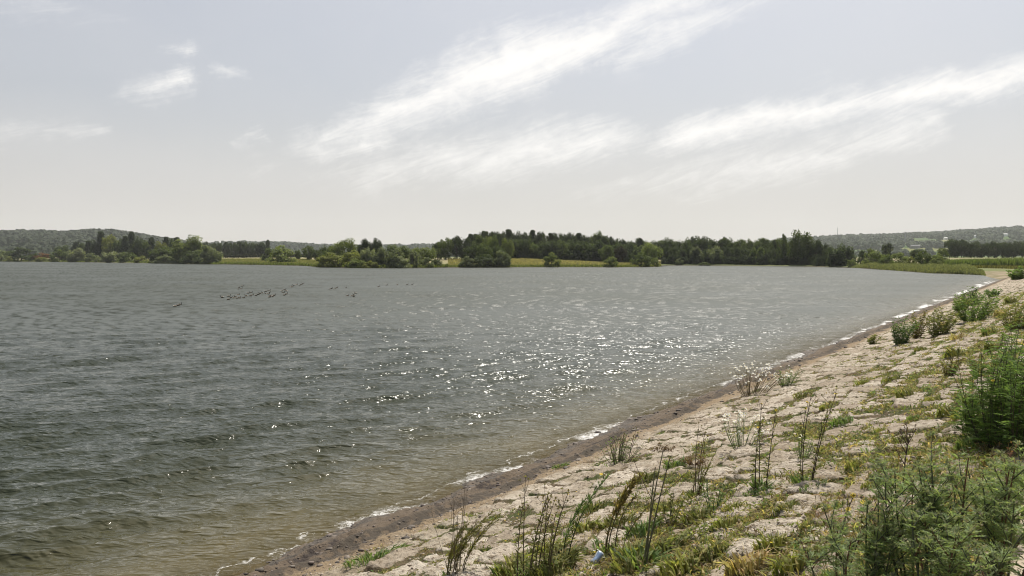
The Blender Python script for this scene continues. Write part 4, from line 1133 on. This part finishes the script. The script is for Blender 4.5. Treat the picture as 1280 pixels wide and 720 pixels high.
r_, s = plant_at('chamomile', 940, 494, 'dry white-headed chamomile clump at the edge of the mud', 'flowering weed'); bush(r_, 14, 40 * s, .9, 70, .25, (0.20, 0.165, 0.10), .05, .008, 18, flowers='white', nfl=90, stemcol=BROWN, fsize=2.0)
r_, s = plant_at('mayweed', 983, 483, 'small round green bush beside the dry white-headed clump', 'weed'); bush(r_, 15, 26 * s, .42, 34, .1, G_MID, .07, .012, 22, flowers='white', nfl=8)
r_, s = plant_at('mayweed', 1005, 575, 'thin grey-green weed between the two ragworts', 'weed'); bush(r_, 16, 34 * s, .24, 14, .15, G_GREY, .05, .010, 20, flowers='white', nfl=5)
r_, s = plant_at('mayweed', 775, 578, 'dark flowering clump at the mud line with brown seed tips', 'weed'); bush(r_, 17, 34 * s, .55, 34, .25, G_MID, .06, .011, 16, stemcol=BROWN); seed_stems(r_, 171, 40 * s, 10, .2, .5, yellow=0, leafn=2, stemcol=(0.12, 0.09, 0.085))
# bushes along the upper shoreline
for i, (px, py, hp, wp, col, nst, fern, lab) in enumerate([
    (1126, 431, 36, 26, G_DEEP, 46, False, 'dark green leafy bush, nearest of the row of bushes on the bank'),
    (1146, 423, 34, 20, (0.15, 0.13, 0.05), 26, False, 'yellowish thin bush with reddish stems beside the first dark bush'),
    (1172, 420, 36, 36, G_OLIVE, 56, False, 'spreading olive-green bush in the middle of the bush row'),
    (1216, 402, 40, 50, G_MID, 90, False, 'largest rounded green bush of the row on the upper bank'),
    (1214, 383, 24, 24, G_DEEP, 34, False, 'dark bush behind the largest rounded bush, toward the water'),
    (1200, 389, 18, 20, G_OLIVE, 24, False, 'small olive bush at the waterside of the largest rounded bush'),
    (1270, 412, 34, 40, G_OLIVE, 60, False, 'loose olive bush at the right edge above the feathery tansy'),
    (1272, 350, 16, 24, G_MID, 40, False, 'far bush at the right edge near the top of the bank'),
    (1090, 431, 13, 12, G_OLIVE, 12, False, 'tiny weed on the mud line before the first dark bush'),
    (1240, 372, 12, 14, G_DEEP, 14, False, 'small dark weed between the largest bush and the far edge bush'),
    (1160, 500, 22, 14, G_GREY, 10, False, 'thin grey upright weed on the bare courses below the largest bush'),
    (1226, 470, 34, 34, G_OLIVE, 30, False, 'straggly olive weed left above the feathery tansy'),
    (1186, 470, 30, 24, (0.13, 0.115, 0.045), 20, False, 'brownish straggly weed on the stone courses left of the tansy'),
    ]):
    r_, s = plant_at('leafy_bush', px, py, lab, 'bush'); Y = s * F
    bush(r_, 30 + i, hp * s, wp * s * .8, nst, .22, col, max(.05, .0042 * Y), max(.012, .0013 * Y), 24, fern, stemcol=RED if i == 1 else None)
# large feathery tansy at the right edge
for i, (px, py, hp, wp, nst, lab) in enumerate([(1248, 556, 118, 66, 24, 'tall dark feathery tansy bush at the right edge, its front clump'), (1272, 560, 132, 70, 26, 'tall feathery tansy clump cut by the right edge'),
                                               (1284, 520, 110, 60, 26, 'feathery tansy clump behind, at the right edge'), (1222, 548, 70, 40, 12, 'shorter feathery tansy shoots at the left foot of the bush')]):
    r_, s = plant_at('tansy', px, py, lab, 'bush'); bush(r_, 60 + i, hp * 1.14 * s, wp * 1.1 * s, nst + 6, .25, (0.115, 0.170, 0.058), .15, .011, 20, True, stemcol=(0.06, 0.06, 0.03), flowers='yellow', nfl=3 if i < 2 else 0)
# thistles at the bottom right
for i, (px, py, hp, nst, lab) in enumerate([(1095, 742, 128, 8, 'grey-green spiny thistle at the bottom edge, leftmost of the thistle mass'), (1150, 735, 150, 9, 'dense spiny thistle in the middle of the thistle mass'), (1205, 728, 168, 10, 'tallest spiny thistle with many heads, right of the middle'),
                                            (1258, 724, 150, 9, 'spiny thistle at the right bottom corner'), (1180, 765, 130, 9, 'lowest spiny thistle cut by the bottom edge'), (1240, 668, 96, 7, 'spiny thistle behind, below the tansy bush'), (1062, 760, 110, 5, 'thin spiny thistle at the bottom edge under the leaning yellow-flowered stalk')]):
    r_, s = plant_at('thistle', px, py, lab, 'thistle'); thistle(r_, 80 + i, hp * s, nst)
r_, s = plant_at('dead_stalk', 1128, 622, 'bare dark branching dead stalk behind the thistle mass', 'dead plant'); dead_stem(r_, 91, 84 * s, .12, (0.045, 0.028, 0.022))
r_, s = plant_at('dead_stalk', 1236, 640, 'reddish-brown leaning dead stalk rising out of the right-hand thistles', 'dead plant'); dead_stem(r_, 92, 90 * s, .55, RED, 3)
r_, s = plant_at('hawkweed', 1052, 728, 'leaning dark stalk with bright yellow flowers beside the thistles', 'flowering weed'); seed_stems(r_, 93, 122 * s, 3, .42, .10, stemcol=(0.06, 0.045, 0.03), leafcol=G_GREY, yellow=6, leafn=24)

# ---- low tufts one can tell apart
tufts = [(468, 700, 90, 20, G_MID), (1050, 532, 46, 18, G_MID), (1112, 478, 36, 16, G_OLIVE), (1130, 497, 34, 18, G_OLIVE), (1075, 482, 26, 14, G_YEL), (1165, 503, 34, 15, G_YEL), (1000, 498, 26, 12, G_OLIVE), (1032, 512, 26, 12, G_YEL),
    (1140, 525, 26, 10, G_MID), (1068, 585, 40, 18, G_YEL), (1180, 555, 30, 14, G_YEL), (1120, 556, 52, 18, G_OLIVE), (980, 640, 50, 20, G_OLIVE), (900, 690, 60, 26, G_YEL), (690, 718, 70, 30, G_OLIVE), (830, 690, 60, 30, G_OLIVE), (740, 640, 50, 22, G_OLIVE), (770, 660, 60, 26, G_OLIVE),
    (870, 650, 50, 22, G_OLIVE), (905, 660, 46, 24, G_YEL), (810, 600, 34, 18, G_OLIVE), (842, 585, 40, 18, G_MID), (700, 585, 26, 10, G_MID), (930, 715, 70, 40, STRAW), (960, 690, 50, 32, G_YEL), (1010, 660, 40, 16, G_OLIVE), (1190, 448, 34, 20, G_OLIVE), (1240, 440, 40, 22, G_OLIVE),
    (1100, 540, 26, 10, G_YEL), (1200, 525, 40, 20, G_YEL), (1165, 545, 30, 14, G_OLIVE), (1215, 510, 40, 26, G_OLIVE), (1015, 612, 54, 14, G_DEEP), (945, 617, 60, 12, G_DEEP), (862, 596, 40, 12, G_OLIVE), (785, 712, 60, 26, G_OLIVE), (655, 700, 50, 22, G_OLIVE), (1265, 470, 40, 26, G_OLIVE),
    (1150, 440, 26, 12, G_OLIVE), (1195, 425, 26, 14, STRAW), (1250, 395, 30, 14, STRAW), (1235, 420, 30, 16, G_OLIVE), (1262, 380, 26, 14, G_OLIVE), (1180, 408, 20, 10, STRAW), (880, 575, 34, 12, G_YEL), (590, 712, 30, 12, G_OLIVE), (640, 718, 60, 34, G_YEL), (700, 708, 50, 34, G_OLIVE), (785, 700, 50, 34, G_YEL), (850, 715, 70, 36, G_YEL), (800, 670, 50, 30, G_MID), (880, 700, 50, 30, G_OLIVE), (690, 690, 44, 26, G_YEL), (985, 715, 60, 40, G_YEL), (1010, 700, 50, 34, G_OLIVE), (915, 640, 40, 20, G_YEL), (830, 640, 40, 22, G_YEL), (730, 665, 40, 24, G_YEL), (1090, 610, 46, 18, G_OLIVE), (1040, 640, 46, 20, G_YEL), (1225, 530, 40, 22, G_YEL), (1180, 520, 36, 20, G_OLIVE), (1205, 560, 40, 22, G_MID)]
for i, (px, py, wp, hp, col) in enumerate(tufts):
    r_, s = plant_at('weed_tuft', px, py, 'low green grassy tuft rooted in the stone joints' if i else 'bright green low weed patch on the muddy strip by the water', 'weed', 'low tufts in the stone joints' if i else None, .01)
    P = Plant(300 + i); n = int(70 + wp * 1.6); w = wp * s * .5; r = P.r
    a = r.uniform(0, 6.28, n); k = r.uniform(0, 1, n) ** .6 * w
    ang = np.stack([np.cos(a) * k, np.sin(a) * k], 1); xy = ang @ np.array([[U[0], U[1]], [N[0] * .6, N[1] * .6]])
    zz = SL * (xy[:, 0] * N[0] + xy[:, 1] * N[1])
    d = np.stack([np.cos(a) * .6, np.sin(a) * .6, r.uniform(.3, 1.4, n)], 1) + WIND * .25
    hh = hp * s; P.leaves(np.stack([xy[:, 0], xy[:, 1], zz + .012], 1), d, hh * r.uniform(.4, 1.25, n), np.maximum(hh * r.uniform(.05, .13, n), .004), col, .4, .3)
    m = n // 4; j = r.integers(0, n, m); P.leaves(np.stack([xy[j, 0], xy[j, 1], zz[j] + .012], 1), d[j] + r.normal(0, .3, (m, 3)), hh * r.uniform(.5, 1.4, m), .004, STRAW, .4, .3)
    P.build(r_)

# ---- uncountable low growth over the stones
def weed_cover(name, n, tmax, cols, hgt, wid, dmin, seed, thr, bias):
    r = np.random.default_rng(seed)
    t = 4.6 * (tmax / 4.6) ** r.uniform(0, 1, n); D = r.uniform(dmin, CREST - .02, n)
    h, joint, rn = stone_height(t, D)
    k = joint * 0.8 + fbm(t * .55 + seed, D * .8, 3) * .6 + bias * sstep(2.0, 7.5, D) + .22 * sstep(9.5, 6.0, t) + r.uniform(-.15, .15, n) > thr
    t, D, h = t[k], D[k], h[k]; x, y = bank_xy(t, D); z = SL * D + h; m = len(t)
    nb = 7
    X = np.repeat(x, nb) + r.normal(0, .022, m * nb); Y = np.repeat(y, nb) + r.normal(0, .022, m * nb); Z = np.repeat(z, nb) - .008
    P = Plant(seed); hh = np.repeat(hgt * r.uniform(.4, 1.4, m) * (1 + .5 * sstep(2, 8, D)) * (1 + t / 60), nb) * r.uniform(.5, 1.2, m * nb)
    d = np.stack([r.normal(size=m * nb) * .8, r.normal(size=m * nb) * .8, r.uniform(.25, 1.3, m * nb)], 1) + WIND * .25
    ci = np.repeat(r.integers(0, len(cols), m), nb); L_ = []
    for c in range(len(cols)):
        q = ci == c
        P.leaves(np.stack([X, Y, Z], 1)[q], d[q], hh[q], np.maximum(hh[q] * wid, .004), cols[c], .4, .35)
    v = np.concatenate([a for a, _ in P.L]); c = np.concatenate([b for _, b in P.L])
    tag(mesh_np(name, v.reshape(-1, 3), np.arange(len(v) * 4).reshape(-1, 4), M_LEAF, None, False, {'Col': np.clip(np.repeat(c, 4, 0), .003, 1)}), kind='stuff')
weed_cover('low_weeds', 80000, 60, [G_OLIVE, G_MID, G_YEL, G_OLIVE, STRAW, (0.15, 0.11, 0.055)], .050, .14, 1.7, 401, .74, .40)
weed_cover('dry_grass', 30000, 40, [STRAW, (0.26, 0.20, 0.10), (0.17, 0.12, 0.06)], .06, .06, 1.9, 402, .88, .30)
weed_cover('moss', 40000, 30, [(0.055, 0.07, 0.022), (0.09, 0.10, 0.03), (0.12, 0.09, 0.04)], .018, .35, 1.8, 403, .74, .2)
# small yellow and white flowers scattered low down
def tiny_flowers(name, n, col, seed):
    r = np.random.default_rng(seed); t = r.uniform(5.2, 12, n * 6); D = r.uniform(3.2, 8, n * 6)
    k = fbm(t * .9 + seed, D * 1.1, 2) > .25; t, D = t[k][:n], D[k][:n]; x, y = bank_xy(t, D); m = len(t)
    z = SL * D + r.uniform(.03, .10, m); P = Plant(seed)
    for q in range(5): P.leaves(np.stack([x, y, z], 1), np.stack([np.cos(q * 1.257 + x), np.sin(q * 1.257 + x), 0 * x + .25], 1), .011, .008, col, .15, 0)
    v = np.concatenate([a for a, _ in P.L]); c = np.concatenate([b for _, b in P.L])
    tag(mesh_np(name, v.reshape(-1, 3), np.arange(len(v) * 4).reshape(-1, 4), M_PART, None, False, {'Col': np.clip(np.repeat(c, 4, 0), .003, 1)}), kind='stuff')
tiny_flowers('yellow_flowers', 60, (0.72, 0.52, 0.04), 501); tiny_flowers('white_flowers', 90, (0.72, 0.70, 0.62), 502)

# ---- loose stone crumbs
def crumbs(n, seed):
    r = np.random.default_rng(seed); v0, f0 = ico(1)
    t = 4.6 * (26 / 4.6) ** r.uniform(0, 1, n); D = np.where(r.uniform(size=n) < .35, r.uniform(-.1, 1.9, n), r.uniform(1.5, CREST - .03, n))
    h, j, rn = stone_height(t, D); x, y = bank_xy(t, D); sz = .006 + .016 * r.uniform(0, 1, n) ** 3
    v = v0[None] * r.uniform(.6, 1.3, (n, len(v0), 1)) * sz[:, None, None] * np.array([1.2, 1, .6]) + np.stack([x, y, SL * D + h + sz * .2], -1)[:, None, :]
    c = np.where((D < 1.6)[:, None], np.array([[.13, .105, .085]]), np.array([[.36, .30, .23]])) * r.uniform(.6, 1.25, (n, 1))
    o = mesh_np('stone_crumbs', v.reshape(-1, 3), (f0[None] + (np.arange(n) * len(v0))[:, None, None]).reshape(-1, 3), M_PART, None, False, {'Col': np.repeat(c, len(v0), 0)})
    tag(o, kind='stuff')
crumbs(7000, 601)

def cobbles(n, seed):
    r = np.random.default_rng(seed); v0, f0 = ico(2)
    t = 4.6 * (40 / 4.6) ** r.uniform(0, 1, n); D = r.uniform(-.45, 1.9, n)
    k = fbm(t * .8, D * 2, 2) + r.uniform(-.4, .4, n) > .12; t, D = t[k], D[k]; n = len(t)
    h, j, rn = stone_height(t, D); x, y = bank_xy(t, D); sz = .010 + .032 * r.uniform(0, 1, n) ** 4 * (1 + t / 30)
    v = v0[None] * r.uniform(.75, 1.2, (n, len(v0), 1)) * (sz[:, None] * r.uniform(.6, 1.3, (n, 3)))[:, None, :] * np.array([1.2, 1, .6]) + np.stack([x, y, SL * D + h + sz * .1], -1)[:, None, :]
    c = np.array([[.10, .082, .066]]) * r.uniform(.5, 1.9, (n, 1)) * (1 + r.normal(0, .015, (n, 3)))
    tag(mesh_np('shore_pebbles', v.reshape(-1, 3), (f0[None] + (np.arange(n) * len(v0))[:, None, None]).reshape(-1, 3), M_PART, None, True, {'Col': np.clip(np.repeat(c, len(v0), 0), 0, 1)}), kind='stuff')
cobbles(2600, 602)
# ------------------------------------------------------------------ birds on the water
def goose_mesh():
    # spine stations: x, z, half width, half height, colour
    BR, BK, WH, DB = (0.20, 0.155, 0.105), (0.012, 0.012, 0.012), (0.70, 0.68, 0.62), (0.10, 0.078, 0.055)
    st = [(-.36, .085, .006, .006, BK), (-.31, .085, .035, .018, BK), (-.25, .070, .070, .050, WH), (-.14, .060, .110, .090, BR), (0.0, .055, .130, .105, BR), (.13, .060, .115, .095, BR), (.21, .085, .080, .075, (0.33, 0.29, 0.23)),
          (.255, .125, .045, .045, BK), (.265, .20, .030, .032, BK), (.262, .27, .028, .030, BK), (.275, .325, .032, .034, BK), (.305, .345, .032, .032, WH), (.335, .340, .022, .020, BK), (.365, .330, .014, .010, BK), (.395, .322, .004, .004, BK)]
    pts = np.array([(q[0], 0, q[1]) for q in st]); n = 10; V, Cc = [], []
    for i, (x, z, rw, rh, c) in enumerate(st):
        t = pts[min(i + 1, len(st) - 1)] - pts[max(i - 1, 0)]; t /= np.linalg.norm(t)
        a = np.array([0, 1.0, 0]); b = np.cross(t, a)
        for k in range(n):
            q = 2 * math.pi * k / n; V.append(pts[i] + a * math.cos(q) * rw + b * math.sin(q) * rh); Cc.append(c if not (i in (4, 5) and k in (2, 3)) else DB)
    Fq = [[i * n + k, i * n + (k + 1) % n, (i + 1) * n + (k + 1) % n, (i + 1) * n + k] for i in range(len(st) - 1) for k in range(n)]
    return np.array(V), np.array(Fq), np.array(Cc)
v, f, c = goose_mesh()
M_BIRD, nt_ = new_mat('plumage'); finish(nt_, principled(nt_, nt_.attr('Col').outputs['Color'], 0.7, 0.2))
proto = mesh_np('goose', v, f, M_BIRD, None, True, {'Col': c})
flocks = [
 ('goose in the small trio swimming alone below the main flock', 'trio below the flock', [(218.6, 382.6), (222.5, 381.8), (224.8, 380.6)]),
 ('goose in the pair-row just above the main flock', 'small knot above the main flock', [(297.9, 361.2), (301.4, 361.0), (299, 359.6), (302.6, 357.6)]),
 ('goose at the near end of the main flock', 'near end of the main flock', [(278, 371.9), (285.8, 370.2), (285.4, 374.4), (288.9, 371.9), (292, 372.2), (294.8, 370.8), (296, 372.8), (297.5, 368.2), (299, 372.3), (304.5, 371.9)]),
 ('goose in the middle of the main flock', 'middle of the main flock', [(308.1, 369.7), (310, 366.4), (313.8, 365.6), (313.1, 369.8), (315.3, 368.5), (320, 369.2), (322.8, 368), (325.3, 367), (328.4, 366), (331.9, 364.2), (332.5, 366.8), (335, 367.1), (336.9, 365.4), (336.3, 362.8)]),
 ('goose at the far end of the main flock', 'far end of the main flock', [(336.6, 371.3), (338.4, 370), (340.5, 370.8), (342.4, 369.2), (351.9, 363.7), (355.6, 362), (358, 363.6), (353.8, 365.4), (355.3, 368.9), (357.6, 367.5)]),
 ('goose in the tight line swimming ahead of the main flock', 'line ahead of the flock', [(363, 358.1), (364.9, 358.4), (367.2, 356.6), (370.3, 355.7), (374.4, 356.4), (376.5, 355.6), (378.6, 354.2)]),
 ('goose in the loose five beyond the main flock', 'loose five beyond the flock', [(412, 361.2), (414.6, 360.6), (417.8, 361), (420.8, 359.6), (432.6, 359.2)]),
 ('goose in the compact dark group of five right of the main flock', 'compact dark five', [(434.2, 369.6), (440, 369.8), (442, 370.7), (442.7, 368.5), (444.6, 366.4)]),
 ('goose in the spaced-out row farthest right', 'spaced row on the right', [(473, 358.2), (483.2, 356.2), (496.4, 355.9), (508.9, 355.9), (515.2, 355.3)])]
first = True
for lab, grp, L_ in flocks:
    for px, py in L_:
        o = proto if first else proto.copy()
        if not first: C.objects.link(o)
        first = False
        p = on_water(px, py + .4); o.location = (p[0], p[1], random.uniform(-.02, .03)); o.rotation_euler = (0, 0, random.choice([0.35, 0.5, 0.1, 3.3, -.4]) + random.uniform(-.5, .5)); k = random.uniform(.52, .66); o.scale = (k, k, k)
        tag(o, lab, 'goose', 'geese: ' + grp)
# ------------------------------------------------------------------ crushed drinks packet on the stones
def litter():
    r_, s = plant_at('crushed_can', 746, 703, 'crumpled silver and pale blue piece of litter in the weeds near the bottom edge', 'litter', None, -.035)
    nr, n = 14, 20; V, Cc = [], []
    prof = [(0.0, .001), (0.0, .022), (.004, .026), (.010, .031)] + [(.010 + .095 * k / 6, .032) for k in range(1, 7)] + [(.112, .029), (.118, .026), (.116, .022), (.115, .001)]
    for i, (x, rad) in enumerate(prof):
        for k in range(n):
            a = 2 * math.pi * k / n
            d = 1 - .38 * math.exp(-((x - .055) / .03) ** 2) * max(0, math.cos(a - .6)) ** 2 + .04 * math.sin(a * 3 + x * 90)
            V.append((x - .058, math.cos(a) * rad * d, math.sin(a) * rad * d * .9))
            Cc.append((.62, .64, .66) if (x < .011 or x > .108 or (k % 10) < 4) else (.20, .27, .38))
    Fq = [[i * n + k, i * n + (k + 1) % n, (i + 1) * n + (k + 1) % n, (i + 1) * n + k] for i in range(len(prof) - 1) for k in range(n)]
    m, nt = new_mat('printed_tin'); finish(nt, principled(nt, nt.attr('Col').outputs['Color'], .3, .5, None, Metallic=.45))
    b = mesh_np('can_body', np.array(V), np.array(Fq), m, r_, True, {'Col': np.array(Cc)})
    r_.rotation_euler = (.2, -.55, .75); 
litter()
DENOISE = True
# ------------------------------------------------------------------ sun, sky and air
SUN_EL, SUN_AZ = R(60.5), R(24)                       # high, ahead and a little to the right
s = Vector((math.sin(SUN_AZ) * math.cos(SUN_EL), math.cos(SUN_AZ) * math.cos(SUN_EL), math.sin(SUN_EL)))
sd_ = bpy.data.lights.new('sun', 'SUN'); sd_.energy = 5.0; sd_.angle = R(0.6); sd_.color = (1.0, 0.955, 0.88)
so = bpy.data.objects.new('sun', sd_); C.objects.link(so)
so.rotation_euler = (-s).to_track_quat('-Z', 'Y').to_euler(); so.location = (0, 0, 60)

w = bpy.data.worlds.new('World'); scene.world = w; w.use_nodes = True
nt = NT(w.node_tree)
sky = nt.n('ShaderNodeTexSky', sky_type='NISHITA'); sky.sun_disc = False
sky.sun_elevation = SUN_EL; sky.sun_rotation = SUN_AZ; sky.air_density = 1.0; sky.dust_density = 3.5; sky.ozone_density = 1.0; sky.altitude = 60
geo = nt.n('ShaderNodeTexCoord').outputs['Generated']
sep = nt.n('ShaderNodeSeparateXYZ'); nt.put(sep.inputs[0], geo)
X, Y, Z = sep.outputs
az = nt.m('ARCTAN2', X, Y)
el = nt.m('ARCSINE', Z)
zc = nt.m('MAXIMUM', Z, 0.03)
pl = nt.n('ShaderNodeCombineXYZ'); nt.put(pl.inputs[0], nt.m('DIVIDE', X, zc)); nt.put(pl.inputs[1], nt.m('DIVIDE', Y, zc))
P = pl.outputs[0]
ang = nt.n('ShaderNodeCombineXYZ'); nt.put(ang.inputs[0], az); nt.put(ang.inputs[1], nt.m('MULTIPLY', el, 1.35))
A = ang.outputs[0]
rot = nt.n('ShaderNodeMapping', vector_type='TEXTURE'); nt.put(rot.inputs[0], A); rot.inputs['Rotation'].default_value = (0, 0, R(25)); rot.inputs['Scale'].default_value = (1.0, 0.20, 1.0)
n_str = nt.noise(rot.outputs[0], 11.0, 12, 0.70, 1.1)       # streaks along the wind
n_puf = nt.noise(A, 26.0, 9, 0.68, 0.5)
n_big = nt.noise(A, 5.0, 5, 0.55, 0.3)
wx = nt.m('MULTIPLY', nt.m('SUBTRACT', nt.noise(A, 8.0, 7, 0.68), 0.5), 0.12)
rot2 = nt.n('ShaderNodeMapping'); nt.put(rot2.inputs[0], A); rot2.inputs['Location'].default_value = (3.1, 1.7, 0.4)
wy = nt.m('MULTIPLY', nt.m('SUBTRACT', nt.noise(rot2.outputs[0], 10.0, 7, 0.68), 0.5), 0.06)
U_, V_ = nt.m('ADD', az, wx), nt.m('ADD', el, wy)

def ae(px, py):
    d = ray(px, py); d = d / np.linalg.norm(d)
    return math.atan2(d[0], d[1]), math.asin(d[2])
def streak(pts, amt):
    """cloud bank along a chain of directions; each point: photo column, photo row, half width in photo pixels, strength"""
    out = None
    for (x0, y0, w0, a_0), (x1, y1, w1, a_1) in zip(pts[:-1], pts[1:]):
        a0, e0 = ae(x0, y0); a1, e1 = ae(x1, y1); dx, dy = a1 - a0, e1 - e0; L2 = dx * dx + dy * dy
        k = nt.m('ADD', nt.m('MULTIPLY', nt.m('SUBTRACT', U_, a0), dx / L2), nt.m('MULTIPLY', nt.m('SUBTRACT', V_, e0), dy / L2), clamp=True)
        qx = nt.m('SUBTRACT', U_, nt.m('MULTIPLY_ADD', k, dx, a0)); qy = nt.m('SUBTRACT', V_, nt.m('MULTIPLY_ADD', k, dy, e0))
        d = nt.m('SQRT', nt.m('MULTIPLY_ADD', qx, qx, nt.m('MULTIPLY', qy, qy)))
        wd = nt.m('MULTIPLY_ADD', k, (w1 - w0) / F, w0 / F)
        v = nt.m('MULTIPLY', nt.m('SUBTRACT', 1.0, nt.m('DIVIDE', d, wd), clamp=True), nt.m('MULTIPLY_ADD', k, (a_1 - a_0) * amt, a_0 * amt))
        out = v if out is None else nt.m('MAXIMUM', out, v)
    return out
S = [streak([(320, 205, 26, .0), (400, 182, 34, .55), (480, 145, 50, .8), (560, 112, 58, .85), (640, 78, 70, 1.2), (690, 62, 58, 1.1), (760, 40, 44, .85), (850, 0, 44, .75), (930, -40, 50, .6)], 1.0),
     streak([(640, 30, 16, .5), (660, 80, 40, .9)], 1.0),
     streak([(790, 70, 44, .5), (830, 40, 44, .75), (950, 0, 36, .35)], 1.0),
     streak([(400, 200, 16, .2), (455, 180, 24, .7), (510, 165, 20, .1)], 1.0),
     streak([(330, 235, 40, .0), (470, 212, 50, .5), (640, 190, 54, .75), (740, 176, 46, .8), (800, 172, 30, .3)], 1.0),
     streak([(780, 196, 26, .2), (850, 172, 32, .85), (960, 148, 34, .9), (1100, 126, 34, .8), (1200, 108, 32, .95), (1330, 84, 36, .9)], 1.0),
     streak([(720, 240, 50, .2), (900, 214, 50, .55), (1060, 184, 44, .6), (1160, 150, 36, .6), (1215, 136, 20, .1)], 1.0),
     streak([(120, 114, 24, .2), (190, 110, 32, .6), (232, 100, 24, .7), (236, 92, 12, .3)], 1.0), streak([(200, 58, 16, .2), (232, 62, 18, .6), (262, 68, 14, .1)], 1.0), streak([(274, 88, 14, .5), (330, 100, 14, .1)], 1.0),
     streak([(0, 170, 26, .4), (70, 164, 24, .4), (118, 156, 18, .3)], 1.0), streak([(296, 178, 14, .3), (340, 168, 16, .45)], 1.0), streak([(20, 0, 50, .35), (150, 24, 36, .2)], 1.0),
     streak([(250, 210, 40, .0), (320, 206, 40, .35), (380, 214, 40, .0)], 1.0), streak([(920, 120, 30, .1), (1040, 112, 40, .35), (1120, 100, 24, .1)], 1.0)]
mx = S[0]
for q in S[1:]: mx = nt.m('MAXIMUM', mx, q)
tex = nt.m('ADD', nt.m('MULTIPLY', n_str, 0.62), nt.m('MULTIPLY', n_puf, 0.38))
den = nt.m('MULTIPLY_ADD', mx, 0.72, tex)
cl = nt.m('MULTIPLY', nt.m('MULTIPLY', nt.ramp(den, 0.58, 1.30), nt.ramp(mx, 0.0, 0.25)), 0.96)
# thin veil of high cloud everywhere, thicker low down
low = nt.m('POWER', 2.718, nt.m('MULTIPLY', nt.m('MAXIMUM', Z, 0.0), -9.0))
veil = nt.m('ADD', 0.50, nt.m('MULTIPLY', low, 0.34))
veil = nt.m('ADD', veil, nt.m('MULTIPLY', nt.m('SUBTRACT', n_big, 0.5), 0.22))
edge = nt.ramp(nt.m('ADD', el, nt.m('MULTIPLY', nt.m('SUBTRACT', n_big, 0.5), 0.16)), 0.17, 0.10)
veil = nt.m('ADD', veil, nt.m('MULTIPLY', edge, 0.14), clamp=True)
veil = nt.m('MULTIPLY', veil, nt.m('SUBTRACT', 1.0, nt.m('MULTIPLY', nt.ramp(Z, 0.35, 0.85), 0.5)))     # the high cloud thins out overhead
veil = nt.m('MULTIPLY', veil, nt.m('SUBTRACT', 1.0, nt.m('MULTIPLY', nt.ramp(Y, 0.35, -0.5), 0.55)))      # and away from the sun
base = nt.n('ShaderNodeVectorMath', operation='SCALE'); nt.put(base.inputs[0], sky.outputs[0]); base.inputs['Scale'].default_value = 0.085
vc = nt.mix(low, (0.640, 0.640, 0.655), (0.665, 0.625, 0.575))
c = nt.mix(veil, base.outputs[0], vc)
dt = nt.n('ShaderNodeVectorMath', operation='DOT_PRODUCT'); nt.put(dt.inputs[0], geo); dt.inputs[1].default_value = tuple(s)
glow = nt.m('MULTIPLY', nt.m('POWER', nt.m('MAXIMUM', dt.outputs['Value'], 0.0), 4.0), 0.30)          # haze lit up towards the sun
gc = nt.n('ShaderNodeVectorMath', operation='SCALE'); gc.inputs[0].default_value = (1.0, 0.97, 0.92); nt.put(gc.inputs['Scale'], glow)
ad = nt.n('ShaderNodeVectorMath', operation='ADD'); nt.put(ad.inputs[0], c); nt.put(ad.inputs[1], gc.outputs[0]); c = ad.outputs[0]
c = nt.mix(cl, c, (0.97, 0.95, 0.92))
bg = nt.n('ShaderNodeBackground'); nt.put(bg.inputs[0], c); bg.inputs[1].default_value = 1.0
wo = nt.n('ShaderNodeOutputWorld'); nt.put(wo.inputs[0], bg.outputs[0])

HAZE = True
if HAZE:
    m, nt = new_mat('haze_air')
    pv = nt.n('ShaderNodeVolumePrincipled'); pv.inputs['Density'].default_value = 0.00007
    pv.inputs['Color'].default_value = (0.93, 0.95, 0.97, 1); pv.inputs['Anisotropy'].default_value = 0.25
    wo = nt.n('ShaderNodeOutputMaterial'); nt.put(wo.inputs['Volume'], pv.outputs[0])
    x0, x1, y0, y1, z0, z1 = -3800., 3900., -700., 4700., -9., 215.
    v = [(x, y, z) for z in (z0, z1) for y in (y0, y1) for x in (x0, x1)]
    f = np.array([[0, 2, 3, 1], [4, 5, 7, 6], [0, 1, 5, 4], [2, 6, 7, 3], [0, 4, 6, 2], [1, 3, 7, 5]])
    tag(mesh_np('haze', v, f, m), kind='stuff')

vs = scene.view_settings
scene.display_settings.display_device = 'sRGB'
vs.view_transform = 'Standard'; vs.look = 'None'; vs.gamma = 1.0; vs.exposure = 0.14
try: vs.use_curve_mapping = False
except Exception: pass
cy = scene.cycles
cy.max_bounces = 6; cy.diffuse_bounces = 3; cy.glossy_bounces = 3; cy.transmission_bounces = 4; cy.transparent_max_bounces = 12; cy.volume_bounces = 1
cy.sample_clamp_indirect = 3.0; cy.sample_clamp_direct = 12.0; cy.use_denoising = DENOISE; cy.caustics_reflective = False; cy.caustics_refractive = False
cy.filter_width = 1.05
